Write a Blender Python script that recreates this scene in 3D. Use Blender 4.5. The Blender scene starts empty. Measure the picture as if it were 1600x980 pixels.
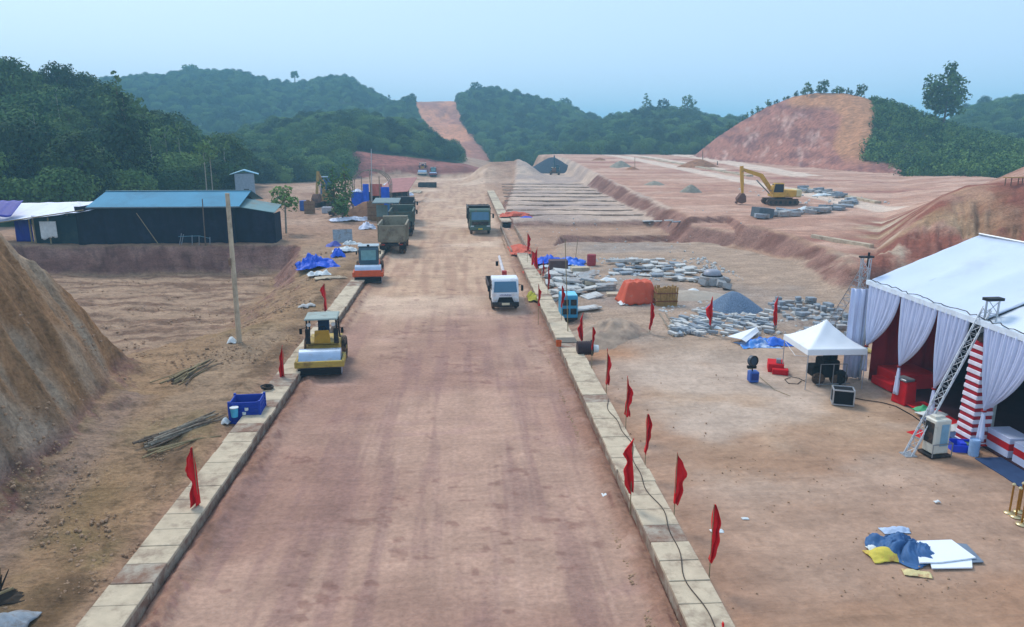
import bpy, bmesh, math, random
import numpy as np
from mathutils import Vector, Matrix
R = math.radians
rnd = random.Random(7)
sc = bpy.context.scene
col = sc.collection
# ---------------------------------------------------------------- camera
CH = 11.0
PITCH = math.atan(275/1150); YAW = math.atan(76/math.hypot(275, 1150))
cam = bpy.data.objects.new('camera', bpy.data.cameras.new('camera'))
col.objects.link(cam); sc.camera = cam
cam.location = (0, 0, CH)
cam.rotation_euler = (R(90)-PITCH, 0, -YAW)
cam.data.sensor_width = 36; cam.data.lens = 36*1150/1600
cam.data.clip_start = 0.3; cam.data.clip_end = 9000
# ---------------------------------------------------------------- sky, sun, exposure
SUN_EL, SUN_AZ = R(48), R(-35)          # azimuth from +Y towards +X
world = bpy.data.worlds.new('World'); sc.world = world; world.use_nodes = True
nt = world.node_tree; nt.nodes.clear()
sky = nt.nodes.new('ShaderNodeTexSky'); sky.sky_type = 'NISHITA'; sky.sun_disc = False
sky.sun_elevation = SUN_EL; sky.sun_rotation = SUN_AZ
sky.air_density = 1.0; sky.dust_density = 2.5; sky.ozone_density = 3.0
# thin overcast: the clear sky seen through a pale even cloud sheet
mixn = nt.nodes.new('ShaderNodeMix'); mixn.data_type = 'RGBA'; mixn.inputs['Factor'].default_value = 0.8
mixn.inputs[7].default_value = (3.15, 4.1, 5.5, 1)
bg = nt.nodes.new('ShaderNodeBackground'); bg.inputs['Strength'].default_value = 0.12
wo = nt.nodes.new('ShaderNodeOutputWorld')
nt.links.new(sky.outputs[0], mixn.inputs[6]); nt.links.new(mixn.outputs[2], bg.inputs['Color']); nt.links.new(bg.outputs[0], wo.inputs['Surface'])
sun = bpy.data.objects.new('sun', bpy.data.lights.new('sun', 'SUN')); col.objects.link(sun)
sun.data.energy = 1.35; sun.data.angle = R(18); sun.data.color = (1.0, 0.94, 0.87)
sdir = Vector((math.sin(SUN_AZ)*math.cos(SUN_EL), math.cos(SUN_AZ)*math.cos(SUN_EL), math.sin(SUN_EL)))
sun.rotation_euler = sdir.to_track_quat('Z', 'Y').to_euler()
sc.view_settings.view_transform = 'Standard'; sc.view_settings.look = 'None'
sc.view_settings.exposure = 0.86; sc.view_settings.gamma = 1.0; sc.view_settings.use_curve_mapping = False
sc.render.engine = 'CYCLES'
cy = sc.cycles
cy.use_denoising = True; cy.max_bounces = 5; cy.diffuse_bounces = 2; cy.glossy_bounces = 2
cy.transmission_bounces = 3; cy.volume_bounces = 3; cy.transparent_max_bounces = 4
cy.volume_max_steps = 8
cy.use_adaptive_sampling = True
# ---------------------------------------------------------------- photo pixel -> ground point
def ray(px, py):
    u, v = (px-800)/1150, -(py-490)/1150
    f = math.cos(PITCH)+v*math.sin(PITCH); up = v*math.cos(PITCH)-math.sin(PITCH)
    return (u*math.cos(YAW)+f*math.sin(YAW), -u*math.sin(YAW)+f*math.cos(YAW), up)
def G(px, py, z=0.0):
    x, y, up = ray(px, py); t = (z-CH)/up
    return (x*t, y*t)
def DP(px, py, d):                       # horizontal distance d
    x, y, up = ray(px, py); t = d/math.hypot(x, y)
    return (x*t, y*t, CH+up*t)
# ---------------------------------------------------------------- noise
def _h(ix, iy, s):
    n = (ix.astype(np.int64)*374761393 + iy.astype(np.int64)*668265263 + s*1442695041) & 0x7fffffff
    n = ((n ^ (n >> 13))*1274126177) & 0x7fffffff
    return ((n ^ (n >> 16)) & 0xffff)/65535.0
def vn(x, y, s=0):
    x0 = np.floor(x); y0 = np.floor(y); fx = x-x0; fy = y-y0
    fx = fx*fx*(3-2*fx); fy = fy*fy*(3-2*fy)
    a = _h(x0, y0, s); b = _h(x0+1, y0, s); c = _h(x0, y0+1, s); d = _h(x0+1, y0+1, s)
    return (a*(1-fx)+b*fx)*(1-fy)+(c*(1-fx)+d*fx)*fy
def fbm(x, y, s=0, o=4):
    r = 0; a = .5; t = 0
    for i in range(o):
        r = r+a*vn(x*2**i+17.3*i, y*2**i-9.1*i, s+i); t += a; a *= .5
    return r/t
def ss(a, b, x):
    t = np.clip((x-a)/(b-a), 0, 1); return t*t*(3-2*t)
def poly_sd(x, y, P):                    # + inside
    d = np.full(x.shape, 1e9); ins = np.zeros(x.shape, bool); n = len(P)
    for i in range(n):
        ax, ay = P[i]; bx, by = P[(i+1) % n]
        ex, ey = bx-ax, by-ay
        t = np.clip(((x-ax)*ex+(y-ay)*ey)/(ex*ex+ey*ey+1e-9), 0, 1)
        d = np.minimum(d, (x-ax-t*ex)**2+(y-ay-t*ey)**2)
        c = ((ay > y) != (by > y)) & (x < (bx-ax)*(y-ay)/((by-ay)+1e-12)+ax)
        ins ^= c
    d = np.sqrt(d); return np.where(ins, d, -d)
def GP(pts, z=0.0):
    return [G(p[0], p[1], p[2] if len(p) > 2 else z) for p in pts]
# ---------------------------------------------------------------- ridges: skyline of each hill at its distance
def ridge(pts):                          # (px, py, crest distance, foot distance)
    rows = []
    for px, py, d, b in pts:
        X, Y, Z = DP(px, py, d); rows.append((math.atan2(X, Y), d, Z, b))
    rows.sort(); return np.array(rows)
TREE = 5.0
RIDGES = dict(
 left=ridge([(-500,90,190,110),(-200,95,190,110),(0,104,190,112),(60,104,185,112),(120,124,180,115),(160,148,172,118),(190,166,170,120),(250,190,165,124),(300,212,160,128),(370,238,160,132),(430,256,165,145),(480,300,170,160)]),
 wood=ridge([(250,260,300,200),(330,215,300,200),(400,198,300,190),(440,186,300,190),(520,174,300,200),(580,174,300,215),(640,190,290,222),(672,204,286,224),(700,222,280,228),(740,245,270,234),(770,256,262,240)]),
 far=ridge([(-100,150,620,380),(100,135,620,380),(160,124,620,380),(200,120,620,380),(260,117,620,380),(300,110,620,380),(370,111,620,380),(420,126,610,380),(460,132,610,380),(500,124,610,380),(540,121,600,380),(570,136,600,380),(600,153,590,380),(650,180,580,380),(700,215,580,400)]),
 red=ridge([(560,190,540,350),(600,166,530,350),(640,153,520,340),(690,151,520,330),(715,151,520,330),(740,141,520,330),(770,138,520,330),(820,150,520,330),(870,160,510,330),(900,172,500,330),(940,190,490,330),(1000,216,480,330)]),
 mid=ridge([(820,225,400,290),(880,202,400,290),(930,192,400,280),(960,184,400,280),(1010,172,400,280),(1060,170,400,280),(1100,180,400,280),(1140,186,400,280),(1200,196,400,290),(1300,230,400,290)]),
 cut=ridge([(1086,240,255,252),(1100,228,252,245),(1120,211,250,232),(1160,185,245,222),(1200,162,240,212),(1240,146,236,203),(1280,140,232,196),(1320,141,230,188),(1350,148,228,184),(1400,163,228,180),(1450,182,226,170),(1500,200,224,165),(1560,217,222,160),(1600,224,220,160),(1800,220,220,150),(2200,220,220,150)]),
 right=ridge([(1440,215,430,300),(1480,195,430,300),(1510,168,430,300),(1560,155,430,300),(1600,152,430,300),(1750,145,430,300),(2200,150,430,300)]),
)
NOTREE = {'mound'}
STRIP = [(642,152),(690,145),(716,146),(721,175),(727,195),(745,218),(768,250),(735,262),(690,240),(664,212),(650,180)]
CUTRED = [(1070,245),(1100,226),(1120,208),(1160,182),(1200,158),(1240,142),(1280,134),(1330,136),(1358,150),(1367,175),(1362,215),(1352,235),(1350,252),(1395,254),(1415,270),(1380,275),(1090,262)]
PLAT_EDGE = GP([(840,243,4.6),(886,249,4.4),(960,283,3.3),(1050,323,2.7),(1085,338,2.5),(1200,355,2.2),(1256,374,2.0),(1304,394,1.9),(1345,418,1.9)])
PLATEAU = PLAT_EDGE+[(90,45),(260,120),(330,290),(60,300)]
PIT = GP([(48,432),(440,428),(428,460),(376,520),(310,560),(200,590),(60,590)], -2.6)
PIT = [PIT[0],PIT[1],PIT[2],PIT[3],PIT[4],PIT[5],(-34,44),(-40,55)]
STRIPS = GP([(779,347),(1078,345),(1010,305),(900,264),(812,264)], .8)
YARD_UP = GP([(905,528),(1000,545),(1235,562),(1340,540),(1365,440),(1100,378),(880,372),(850,420)], .3)
def pixel_of(x, y, z):
    cx = x*math.cos(YAW)-y*math.sin(YAW); fy = x*math.sin(YAW)+y*math.cos(YAW); dz = z-CH
    zc = fy*math.cos(PITCH)-dz*math.sin(PITCH); uc = fy*math.sin(PITCH)+dz*math.cos(PITCH)
    zc = np.maximum(zc, .1)
    return 800+1150*cx/zc, 490-1150*uc/zc
LKO, LKI, RKI, RKO = -8.72, -7.72, 4.86, 5.86      # culvert edges left and right
def terrain(x, y):
    x = np.asarray(x, float); y = np.asarray(y, float)
    r = np.hypot(x, y); az = np.arctan2(x, y)
    offroad = np.maximum(ss(0, 1.5, LKO-x), ss(0, 1.5, x-RKO))
    far_ = ss(180, 215, y)
    h = 0.12*offroad+np.zeros(x.shape)
    # yard on the right with a step up to the material store
    h += .35*ss(-.8, .8, poly_sd(x, y, YARD_UP))*ss(0, 1, x-RKO-.3)
    # strip platform
    sp = poly_sd(x, y, STRIPS); h += .8*ss(-1.0, .6, sp)*(x > RKO)
    # plateau
    pl = poly_sd(x, y, PLATEAU)+.8*(fbm(x/4, y/4, 3)-.5)
    hp = 2.0+.016*np.clip(y-65, 0, 180)
    w = ss(-2.6, .4, pl); h = h*(1-w)+hp*w
    # foundation trench beside the strips
    for (a, b, c, d, dz) in ((880,371,1135,369,-.75),):
        P = GP([(a, b), (c, d), (c+20, d+16), (a-10, d+16)], 0)
        h += dz*ss(-.5, .3, poly_sd(x, y, P))
    # pit
    p = poly_sd(x, y, PIT)+1.6*(fbm(x/3, y/3, 5)-.5)
    back = ss(60, 70, y)
    w = ss(-2.4, .3, p)*back+ss(-5.5, 2.0, p)*(1-back)
    h = h*(1-w)+(-2.6+.25*fbm(x/2.5, y/2.5, 9))*w
    # bank left of the pit
    h += 4.2*np.exp(-((x+58)/9)**2-((y-71)/8)**2)
    # left cutting
    n = fbm(x/5, y/5, 11)-.5; n2 = fbm(x/1.3, y/1.3, 12)-.5
    gu = np.abs(fbm(x/7, (y+.25*x)/1.3, 13, 4)-.5)*2
    u_ = -13.0-.2*np.clip(y-26, 0, 8)-x+1.5*n
    a = .4*u_+1.55*np.clip(u_-1.5, 0, 99)+.4*n2-1.9*(gu-.3)*ss(.5, 3, u_)
    b = (36.5-y+2.5*n)*1.9+.4*n2
    m = np.minimum(a, b); m = np.where(m > 0, m, 0); m = m*m/(m+.25)
    m = 40*(1-np.exp(-m/40))
    h = np.maximum(h, h+m)
    # hillock right behind the tent
    pa = np.array([pp for pp in ridge([(1325,455,57,54),(1365,402,64,56),(1420,350,69,58),(1470,312,72,59),(1510,293,74,60),(1600,284,75,60),(1800,275,74,55),(2300,270,70,45)])])
    def rid(T, up, n=0.):
        d = np.interp(az, T[:, 0], T[:, 1]); Z = np.interp(az, T[:, 0], T[:, 2]); b = np.interp(az, T[:, 0], T[:, 3])
        e = ss(T[0, 0]-.04, T[0, 0], az)*ss(-T[-1, 0]-.04, -T[-1, 0], -az)
        t = np.clip((r-b)/(d-b), 0, 1)
        t = .55*t+.45*t*t*(3-2*t)
        back = 1-ss(0, 1, (r-d)/up)
        return e, (Z-n), t, back
    e, Z, t, bk = rid(pa, 45)
    f = fbm(x/6, y/6, 21)-.5
    f2 = np.abs(fbm((az*70+r*.05), r/9, 22, 5)-.5)*2
    hm = h+(Z-h)*t*e*(.25+.75*bk)+(1.3*f-1.1*(f2-.3))*np.sin(np.pi*np.clip(t, 0, 1))*e
    h = np.where(t > 0, np.maximum(h, hm), h)
    h += 3.4*np.exp(-((az-.69)/.055)**2-((r-100)/9)**2)
    # dirt heaps at the end of the road
    cx, cy_ = G(797, 284); h += 4.3*np.exp(-(((x-cx+1)/8.5)**4)-((y-cy_-8)/12)**2)*(.8+.4*fbm(x/3, y/3, 31))
    cx, cy_ = G(905, 272, .8); h += 0*x
    cx, cy_ = G(565, 340); h += 1.5*np.exp(-(((x-cx)/3.6)**2)-((y-cy_)/5)**2)
    h += 3.2*ss(213, 219, y+2.5*fbm(x/6, y/6, 40))*ss(-.185, -.16, az)*(1-ss(-.01, .05, az))
    # hills
    zone = np.zeros(x.shape, int)
    big = fbm(x/45, y/45, 51)-.5
    for i, (k, T) in enumerate(RIDGES.items()):
        sub = {'cut': 0.8, 'left': 7.5, 'far': 3.5, 'red': 3.0, 'mid': 3.2, 'right': 3.2, }.get(k, 4.5)
        e, Z, t, bk = rid(T, {'left': 90, 'wood': 110}.get(k, 160), sub)
        if k == 'cut':
            pe = ss(-.006, .0, az-T[0, 0]); e = pe
            gul = fbm(az*60, r/14, 61)-.5
            hh = h+(Z-h)*t*e+1.6*gul*np.sin(np.pi*t)*e
            hh = np.where(r > np.interp(az, T[:, 0], T[:, 1]), Z*e*(.2+.8*bk), hh)
        else:
            amp = {'left': 5, 'wood': 7}.get(k, 16)
            hh = h*(1-t)+Z*t*(.25+.75*bk)*e+amp*big*np.sin(np.pi*t)*e
        use = (t > 0.001) & (hh > h) & (e > .02)
        h = np.where(use, hh, h); zone = np.where(use, i+1, zone)
    return h, zone
def zat(x, y):
    return float(terrain(np.array([x]), np.array([y]))[0][0])
# ---------------------------------------------------------------- ground sheet
def s2l(c):
    c = np.asarray(c, float)/255; return np.where(c <= .04045, c/12.92, ((c+.055)/1.055)**2.4)
NA, NR = 860, 900
A = np.linspace(R(-56), R(60), NA)
RR = np.concatenate([[6.0], np.geomspace(9, 420, NR-160), np.geomspace(424, 900, 120), np.geomspace(930, 6000, 39)])
AA, RG = np.meshgrid(A, RR)
X = RG*np.sin(AA); Y = RG*np.cos(AA)
hz, zone = terrain(X, Y)
rough = np.ones(X.shape)
onroad = (X > LKI) & (X < RKI) & (Y < 212)
rough = np.where(onroad, .12, rough)
flat = ((X > 6) & (Y < 40) & (X < 40))
rough = np.where(flat, .3, rough)
micro = .16*(fbm(X/.8, Y/.8, 71, 5)-.5)+.35*(fbm(X/4, Y/4, 72, 3)-.5)
berm = np.exp(-((X-LKI-.4)/.36)**2)*.30*(.15+fbm(X/.3, Y/.35, 73, 4))+np.exp(-((X-RKI+.3)/.28)**2)*.16*(.2+fbm(X/.3, Y/.3, 74))
berm = berm*(Y < 150)
hz = hz+micro*rough*ss(0, .5, np.abs(X-LKI))*1.0+np.where(onroad, berm, 0)
hz = hz+.30*(fbm(X/1.1, Y/1.4, 76, 5)-.5)*ss(.2, 1.5, LKO-X)*(Y < 60); hz = hz+.16*(fbm(X/4, Y/.55, 77, 4)-.5)*ss(-.5, 2, poly_sd(X, Y, PIT)); lb = np.exp(-((X-LKO+.9)/.7)**2)*.22*(fbm(X/.9, Y/1.5, 75)-.2)*(Y < 110); hz = hz+lb
# keep the ground under the culverts below their lids
und = ((X > LKO-.02) & (X < LKI+.02)) | ((X > RKI-.02) & (X < RKO+.02))
hz = np.where(und & (Y < 110), np.minimum(hz, 0.0), hz)
PX, PY = pixel_of(X, Y, hz)
def pmask(P, f=6):
    return ss(-f, f, poly_sd(PX, PY, P)+10*(fbm(X/9, Y/9, 81)-.5))
redstrip = ss(-2, 2, poly_sd(PX, PY, STRIP)+16*(fbm(X/11, Y/11, 82, 4)-.5))*(RG > 330)
cutm = pmask(CUTRED, 3)*(zone == 6)
# ---- albedo
def C(*c): return s2l(c)
def mixc(a, b, w): return a*(1-w[..., None])+b*w[..., None]
n1 = fbm(X/7, Y/7, 91, 5); n2 = fbm(X/1.1, Y/1.1, 92, 4); n3 = fbm(X/30, Y/30, 93, 4); st = fbm(X/.5, Y/7, 94, 4)
base = np.zeros(X.shape+(3,))+C(170, 134, 110)
base = mixc(base, C(186, 152, 128), ss(.4, .7, n1))
base = mixc(base, C(150, 112, 92), ss(.55, .75, n3))
# left roadside: olive brown earth
lw = ss(0, 1, LKO-X)*(1-ss(60, 95, Y))
left = mixc(np.zeros(X.shape+(3,))+C(158, 126, 94), C(138, 112, 76), ss(.4, .65, n1)); left = mixc(left, C(162, 134, 106), ss(.55, .75, fbm(X/3, Y/9, 95))); left = mixc(left, C(124, 112, 68), .5*ss(.5, .68, fbm(X/2.2, Y/3, 122, 5))*ss(36, 24, Y)); left = mixc(left, C(96, 72, 54), .6*np.exp(-((X+9.8)/.9)**2)*ss(.4, .6, fbm(X, Y/2, 123)))
base = mixc(base, left, lw)
# track on left
tr = np.exp(-((X+12.9+.12*(Y-20))/.8)**2)*(Y < 31)
base = mixc(base, C(150, 124, 108), .8*tr)
# road
wet = ss(.35, .6, fbm(X/9, Y/16, 96)+.25*(1-ss(18, 62, Y+1.2*(X-2)*1.0))-.02)
rd_d = mixc(np.zeros(X.shape+(3,))+C(158, 121, 104), C(175, 140, 120), ss(.35, .65, n1)); rd_d = mixc(rd_d, C(168, 132, 118), .7*ss(.6, .8, fbm(X/2.2, Y/.6, 97)))
rd_l = mixc(np.zeros(X.shape+(3,))+C(188, 154, 126), C(172, 136, 112), ss(.4, .7, st)); rd_l = mixc(rd_l, C(200, 170, 144), ss(.5, .7, n1))
yy = ss(34, 58, Y+10*(fbm(X/5, Y/9, 98)-.5)-0.8*(X+1))
road = mixc(rd_d, rd_l, np.clip(yy, 0, 1))
road = mixc(road, C(140, 106, 98), .55*ss(.5, .7, st)*(1-yy))
wl = fbm(X/.22+.25*np.sin(Y/9), Y/40, 127, 3); road = mixc(road, C(186, 152, 134), .28*ss(.55, .75, wl)*ss(.4, .6, n1))
road = mixc(road, C(122, 84, 74), .5*ss(.62, .72, fbm(X/.5, Y/.35, 128, 4))*ss(.5, .6, fbm(X/2, Y/4, 129)))
rm = ss(-.1, .1, X-LKI)*ss(-.1, .1, RKI-X)*1.0
rm = np.maximum(rm, ss(0, 6, X+14)*ss(0, 6, 9-X)*ss(120, 150, Y))*(1-ss(205, 225, Y))
base = mixc(base, road, rm)
for ex in (LKI+.35, RKI-.3):
    base = mixc(base, C(134, 96, 76), .75*np.exp(-((X-ex)/.4)**2)*(Y < 150)*ss(.25, .6, n2))
# right yard: trodden pale, browner toward the viewer
yl = ((X > RKO) & (Y < 46))*ss(0, .5, X-RKO)
yd = mixc(np.zeros(X.shape+(3,))+C(176, 146, 120), C(166, 132, 106), ss(.38, .7, fbm(X/4, Y/4, 99, 5)))
yd = mixc(yd, C(186, 164, 146), .9*ss(.44, .72, fbm(X/5+3, Y/3.4, 100, 5)+.18*np.exp(-((X-13)/5)**2-((Y-26)/7)**2)))
yd = mixc(yd, C(170, 116, 72), .7*np.exp(-((Y-36.2)/1.3)**2)*ss(.3, .6, n1))
yd = mixc(yd, C(150, 110, 86), ss(3, 0, X-RKO)*.5); yd = mixc(yd, C(158, 118, 92), .6*ss(26, 19, Y+4*(n1-.5)))
base = mixc(base, yd, yl*1.0*(1-ss(36, 44, Y)))
mz = ss(-1, 1, poly_sd(X, Y, YARD_UP))
base = mixc(base, mixc(np.zeros(X.shape+(3,))+C(176, 150, 128), C(158, 142, 130), ss(.4, .65, n1)), .9*mz)
# strip platform: grey-cream lean concrete
spm = ss(-.5, .5, poly_sd(X, Y, STRIPS))
base = mixc(base, mixc(np.zeros(X.shape+(3,))+C(196, 170, 150), C(172, 150, 138), ss(.4, .7, n1)), spm)
# plateau: salmon
plm = ss(-.2, .8, poly_sd(X, Y, PLATEAU))
pc = mixc(np.zeros(X.shape+(3,))+C(184, 140, 118), C(202, 162, 140), ss(.4, .65, fbm(X/14, Y/4, 101))); pc = mixc(pc, C(164, 112, 96), ss(.55, .75, fbm(X/20+Y/30, Y/8, 102)))
base = mixc(base, pc, plm)
# pale lanes running down the plateau
for (a, b, c, d, wd) in ((950,246,1400,322,2.2),(1010,240,1260,278,3.5),(985,246,1130,270,1.6)):
    P0 = np.array(G(a, b, 4)); P1 = np.array(G(c, d, 3)); e = P1-P0; L = np.hypot(*e)
    t = ((X-P0[0])*e[0]+(Y-P0[1])*e[1])/L; q = np.abs((X-P0[0])*e[1]-(Y-P0[1])*e[0])/L
    base = mixc(base, C(216, 192, 172), .95*ss(wd*1.3, wd*.8, q+.8*(n1-.5))*((t > 0) & (t < L)))
# pit floor
pm = ss(-.5, 2, poly_sd(X, Y, PIT))
base = mixc(base, mixc(np.zeros(X.shape+(3,))+C(168, 138, 112), C(128, 98, 78), ss(.45, .62, .6*fbm(X/6, Y/.9, 103, 5)+.4*fbm(X/1.5, Y/.6, 126, 4))), pm)
# steep faces: darker raw subsoil with pale weathered seams
gy, gx = np.gradient(hz); 
dr = np.gradient(RR)[:, None]; da = (A[1]-A[0])*RG
slope = np.hypot(gy/dr, gx/da)
stp = ss(.35, .8, slope)*(RG < 160)
raw = mixc(np.zeros(X.shape+(3,))+C(126, 88, 76), C(150, 112, 98), ss(.4, .6, fbm(X/2+Y/3, Y/2, 104)))
base = mixc(base, raw, stp)
mound = (X < -12.5) & (Y < 39) & (hz > .5)
mc = mixc(np.zeros(X.shape+(3,))+C(162, 120, 82), C(178, 138, 102), ss(.4, .6, n1)); 
sq = fbm(X/5+.3*Y/5, (Y+.25*X)/1.7, 105, 5)
mc = mixc(mc, C(176, 154, 130), .85*ss(.52, .66, .55*sq+.45*fbm(X/2+9, Y/2, 121, 5))); mc = mixc(mc, C(98, 78, 54), ss(.46, .34, sq)*.5); mc = mixc(mc, C(170, 150, 134), .7*ss(3.0, .8, hz)*ss(.4, .6, n1))
mc = mixc(mc, C(150, 92, 66), .6*ss(.6, .7, n3+.1*n2))
base = mixc(base, mc, mound*ss(.3, 1.2, hz))
hk = (X > 26) & (RG > 54) & (RG < 90) & (hz > 1.2) & (np.arctan2(X, Y) > R(28))
sq = fbm((X-hz*1.6)/1.6+Y/9, (Y+hz*2)/5, 106, 6)
hc = mixc(np.zeros(X.shape+(3,))+C(142, 86, 70), C(168, 124, 104), ss(.42, .62, sq)); hc = mixc(hc, C(192, 172, 148), ss(.6, .72, sq)*ss(5.5, 2.5, hz)); hc = mixc(hc, C(172, 144, 104), .55*ss(.54, .7, fbm(X/3, Y/3, 107, 5))*ss(46, 38, X))
base = mixc(base, hc, ss(R(27), R(30.5), np.arctan2(X, Y)+.03*(n1-.5))*(X > 22)*ss(50, 56, RG)*ss(96, 86, RG)*ss(1.0, 2.4, hz+1.2*(n2-.5)))
# forested ground
fz = (zone > 0)
fc = mixc(np.zeros(X.shape+(3,))+np.array([.030, .050, .018]), np.array([.05, .085, .026]), ss(.4, .6, n1))
base = np.where(fz[..., None], fc, base)
redbank = (zone == 2) & (RG < 236) & (PX > 545) & (PX < 775)
redbank |= (zone == 0) & (Y > 214) & (RG < 240) & (PX > 600) & (PX < 770) & (hz > .7)
base = np.where(redbank[..., None], C(150, 92, 80)*(.7+.6*fbm(X/3, Y/3, 124)[..., None]), base)
# the cleared cut faces
sq = .6*fbm((np.arctan2(X, Y))*130-hz*.35, hz/2.2+RG/30, 108, 6)+.4*fbm(np.arctan2(X, Y)*420, hz/1.2, 118, 4); band = fbm(np.arctan2(X, Y)*30, hz/1.1, 109, 3)
cc = mixc(np.zeros(X.shape+(3,))+C(168, 112, 94), C(136, 90, 82), ss(.42, .62, band*.6+.4*fbm(np.arctan2(X, Y)*160, hz/1.5, 119, 5))); cc = mixc(cc, C(204, 166, 150), .6*ss(.53, .68, sq)*ss(23, 17, hz)*ss(.3, .5, fbm(np.arctan2(X, Y)*22, hz/9, 120, 3)))
rim = np.clip(ss(15, 2, -poly_sd(PX, PY, [(1365,250),(1330,262),(1310,230),(1325,180),(1300,160),(1240,158),(1280,134),(1358,150)]))*1.0, 0, 1)
cc = mixc(cc, C(186, 132, 92), rim*.9*ss(8, 12, hz+4*rim))
base = mixc(base, cc, cutm)
rc = mixc(np.zeros(X.shape+(3,))+C(206, 140, 104), C(168, 112, 92), ss(.38, .6, fbm(X/9, Y/30, 110, 5)))
base = mixc(base, rc, redstrip)
fn_ = fbm(X/.32, Y/.32, 111, 3); clod = ss(.60, .72, fn_)*(1-rm)*ss(0, 1, np.abs(X+1.4)-6)*np.where(X > 5, .2, 1)
base = base*(.84+.32*n2[..., None])*(1-.30*clod[..., None])
lum = base.mean(-1, keepdims=True); base = np.where(fz[..., None] & (cutm < .4)[..., None], base, (lum+.93*(base-lum))*np.array([1.03, 1.02, .99]))
base = np.clip(base, .004, .8)
# ---------------------------------------------------------------- materials
def newmat(name):
    m = bpy.data.materials.new(name); m.use_nodes = True
    return m, m.node_tree, m.node_tree.nodes['Principled BSDF']
def earth_mat(name, bscale, bstr, rough=.95, fine=1.0, streak=1.0):
    m, t, b = newmat(name)
    at = t.nodes.new('ShaderNodeAttribute'); at.attribute_name = 'Col'
    geo = t.nodes.new('ShaderNodeNewGeometry')
    n1 = t.nodes.new('ShaderNodeTexNoise'); n1.inputs['Scale'].default_value = bscale; n1.inputs['Detail'].default_value = 8; n1.inputs['Roughness'].default_value = .65
    n2 = t.nodes.new('ShaderNodeTexNoise'); n2.inputs['Scale'].default_value = .7; n2.inputs['Detail'].default_value = 6
    t.links.new(geo.outputs['Position'], n1.inputs['Vector']); t.links.new(geo.outputs['Position'], n2.inputs['Vector'])
    mr = t.nodes.new('ShaderNodeMapRange'); mr.inputs[1].default_value = .3; mr.inputs[2].default_value = .7; mr.inputs[3].default_value = 1-.28*fine; mr.inputs[4].default_value = 1+.25*fine
    t.links.new(n1.outputs[0], mr.inputs[0])
    mr2 = t.nodes.new('ShaderNodeMapRange'); mr2.inputs[1].default_value = .3; mr2.inputs[2].default_value = .7; mr2.inputs[3].default_value = .9; mr2.inputs[4].default_value = 1.1
    t.links.new(n2.outputs[0], mr2.inputs[0])
    mp = t.nodes.new('ShaderNodeVectorMath'); mp.operation = 'MULTIPLY'; mp.inputs[1].default_value = (.3, 1.5, 1.5); t.links.new(geo.outputs['Position'], mp.inputs[0])
    n3 = t.nodes.new('ShaderNodeTexNoise'); n3.inputs['Scale'].default_value = 1.0; n3.inputs['Detail'].default_value = 9; n3.inputs['Roughness'].default_value = .68; n3.inputs['Distortion'].default_value = .6
    t.links.new(mp.outputs[0], n3.inputs['Vector'])
    mr3 = t.nodes.new('ShaderNodeMapRange'); mr3.inputs[1].default_value = .36; mr3.inputs[2].default_value = .6; mr3.inputs[3].default_value = 1-.34*streak; mr3.inputs[4].default_value = 1+.16*streak
    t.links.new(n3.outputs[0], mr3.inputs[0])
    mu0 = t.nodes.new('ShaderNodeMath'); mu0.operation = 'MULTIPLY'; t.links.new(mr.outputs[0], mu0.inputs[0]); t.links.new(mr2.outputs[0], mu0.inputs[1])
    mu = t.nodes.new('ShaderNodeMath'); mu.operation = 'MULTIPLY'; t.links.new(mu0.outputs[0], mu.inputs[0]); t.links.new(mr3.outputs[0], mu.inputs[1])
    ad = t.nodes.new('ShaderNodeMath'); ad.operation = 'MULTIPLY_ADD'; ad.inputs[1].default_value = 2.0; t.links.new(n3.outputs[0], ad.inputs[0]); t.links.new(n1.outputs[0], ad.inputs[2])
    vm = t.nodes.new('ShaderNodeVectorMath'); vm.operation = 'SCALE'; t.links.new(at.outputs['Color'], vm.inputs[0]); t.links.new(mu.outputs[0], vm.inputs['Scale'])
    t.links.new(vm.outputs[0], b.inputs['Base Color'])
    bp = t.nodes.new('ShaderNodeBump'); bp.inputs['Strength'].default_value = bstr; bp.inputs['Distance'].default_value = .12
    t.links.new(ad.outputs[0], bp.inputs['Height']); t.links.new(bp.outputs[0], b.inputs['Normal'])
    b.inputs['Roughness'].default_value = rough; b.inputs['Specular IOR Level'].default_value = .12
    return m
M = {}
M['earth'] = earth_mat('earth', 7.0, .9, .95, 1.15, .5)
M['yard'] = earth_mat('yard', 5.0, .4, .9, .6, .35)
M['road'] = earth_mat('road_dust', 6.0, .35, .85, .75, .22)
M['hill'] = earth_mat('hill_ground', .8, .6)
M['cut'] = earth_mat('cut_face', 1.2, .8, .95, .7)
def hexc(h):
    h = h.lstrip('#'); return tuple(s2l([int(h[i:i+2], 16) for i in (0, 2, 4)]))
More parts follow.
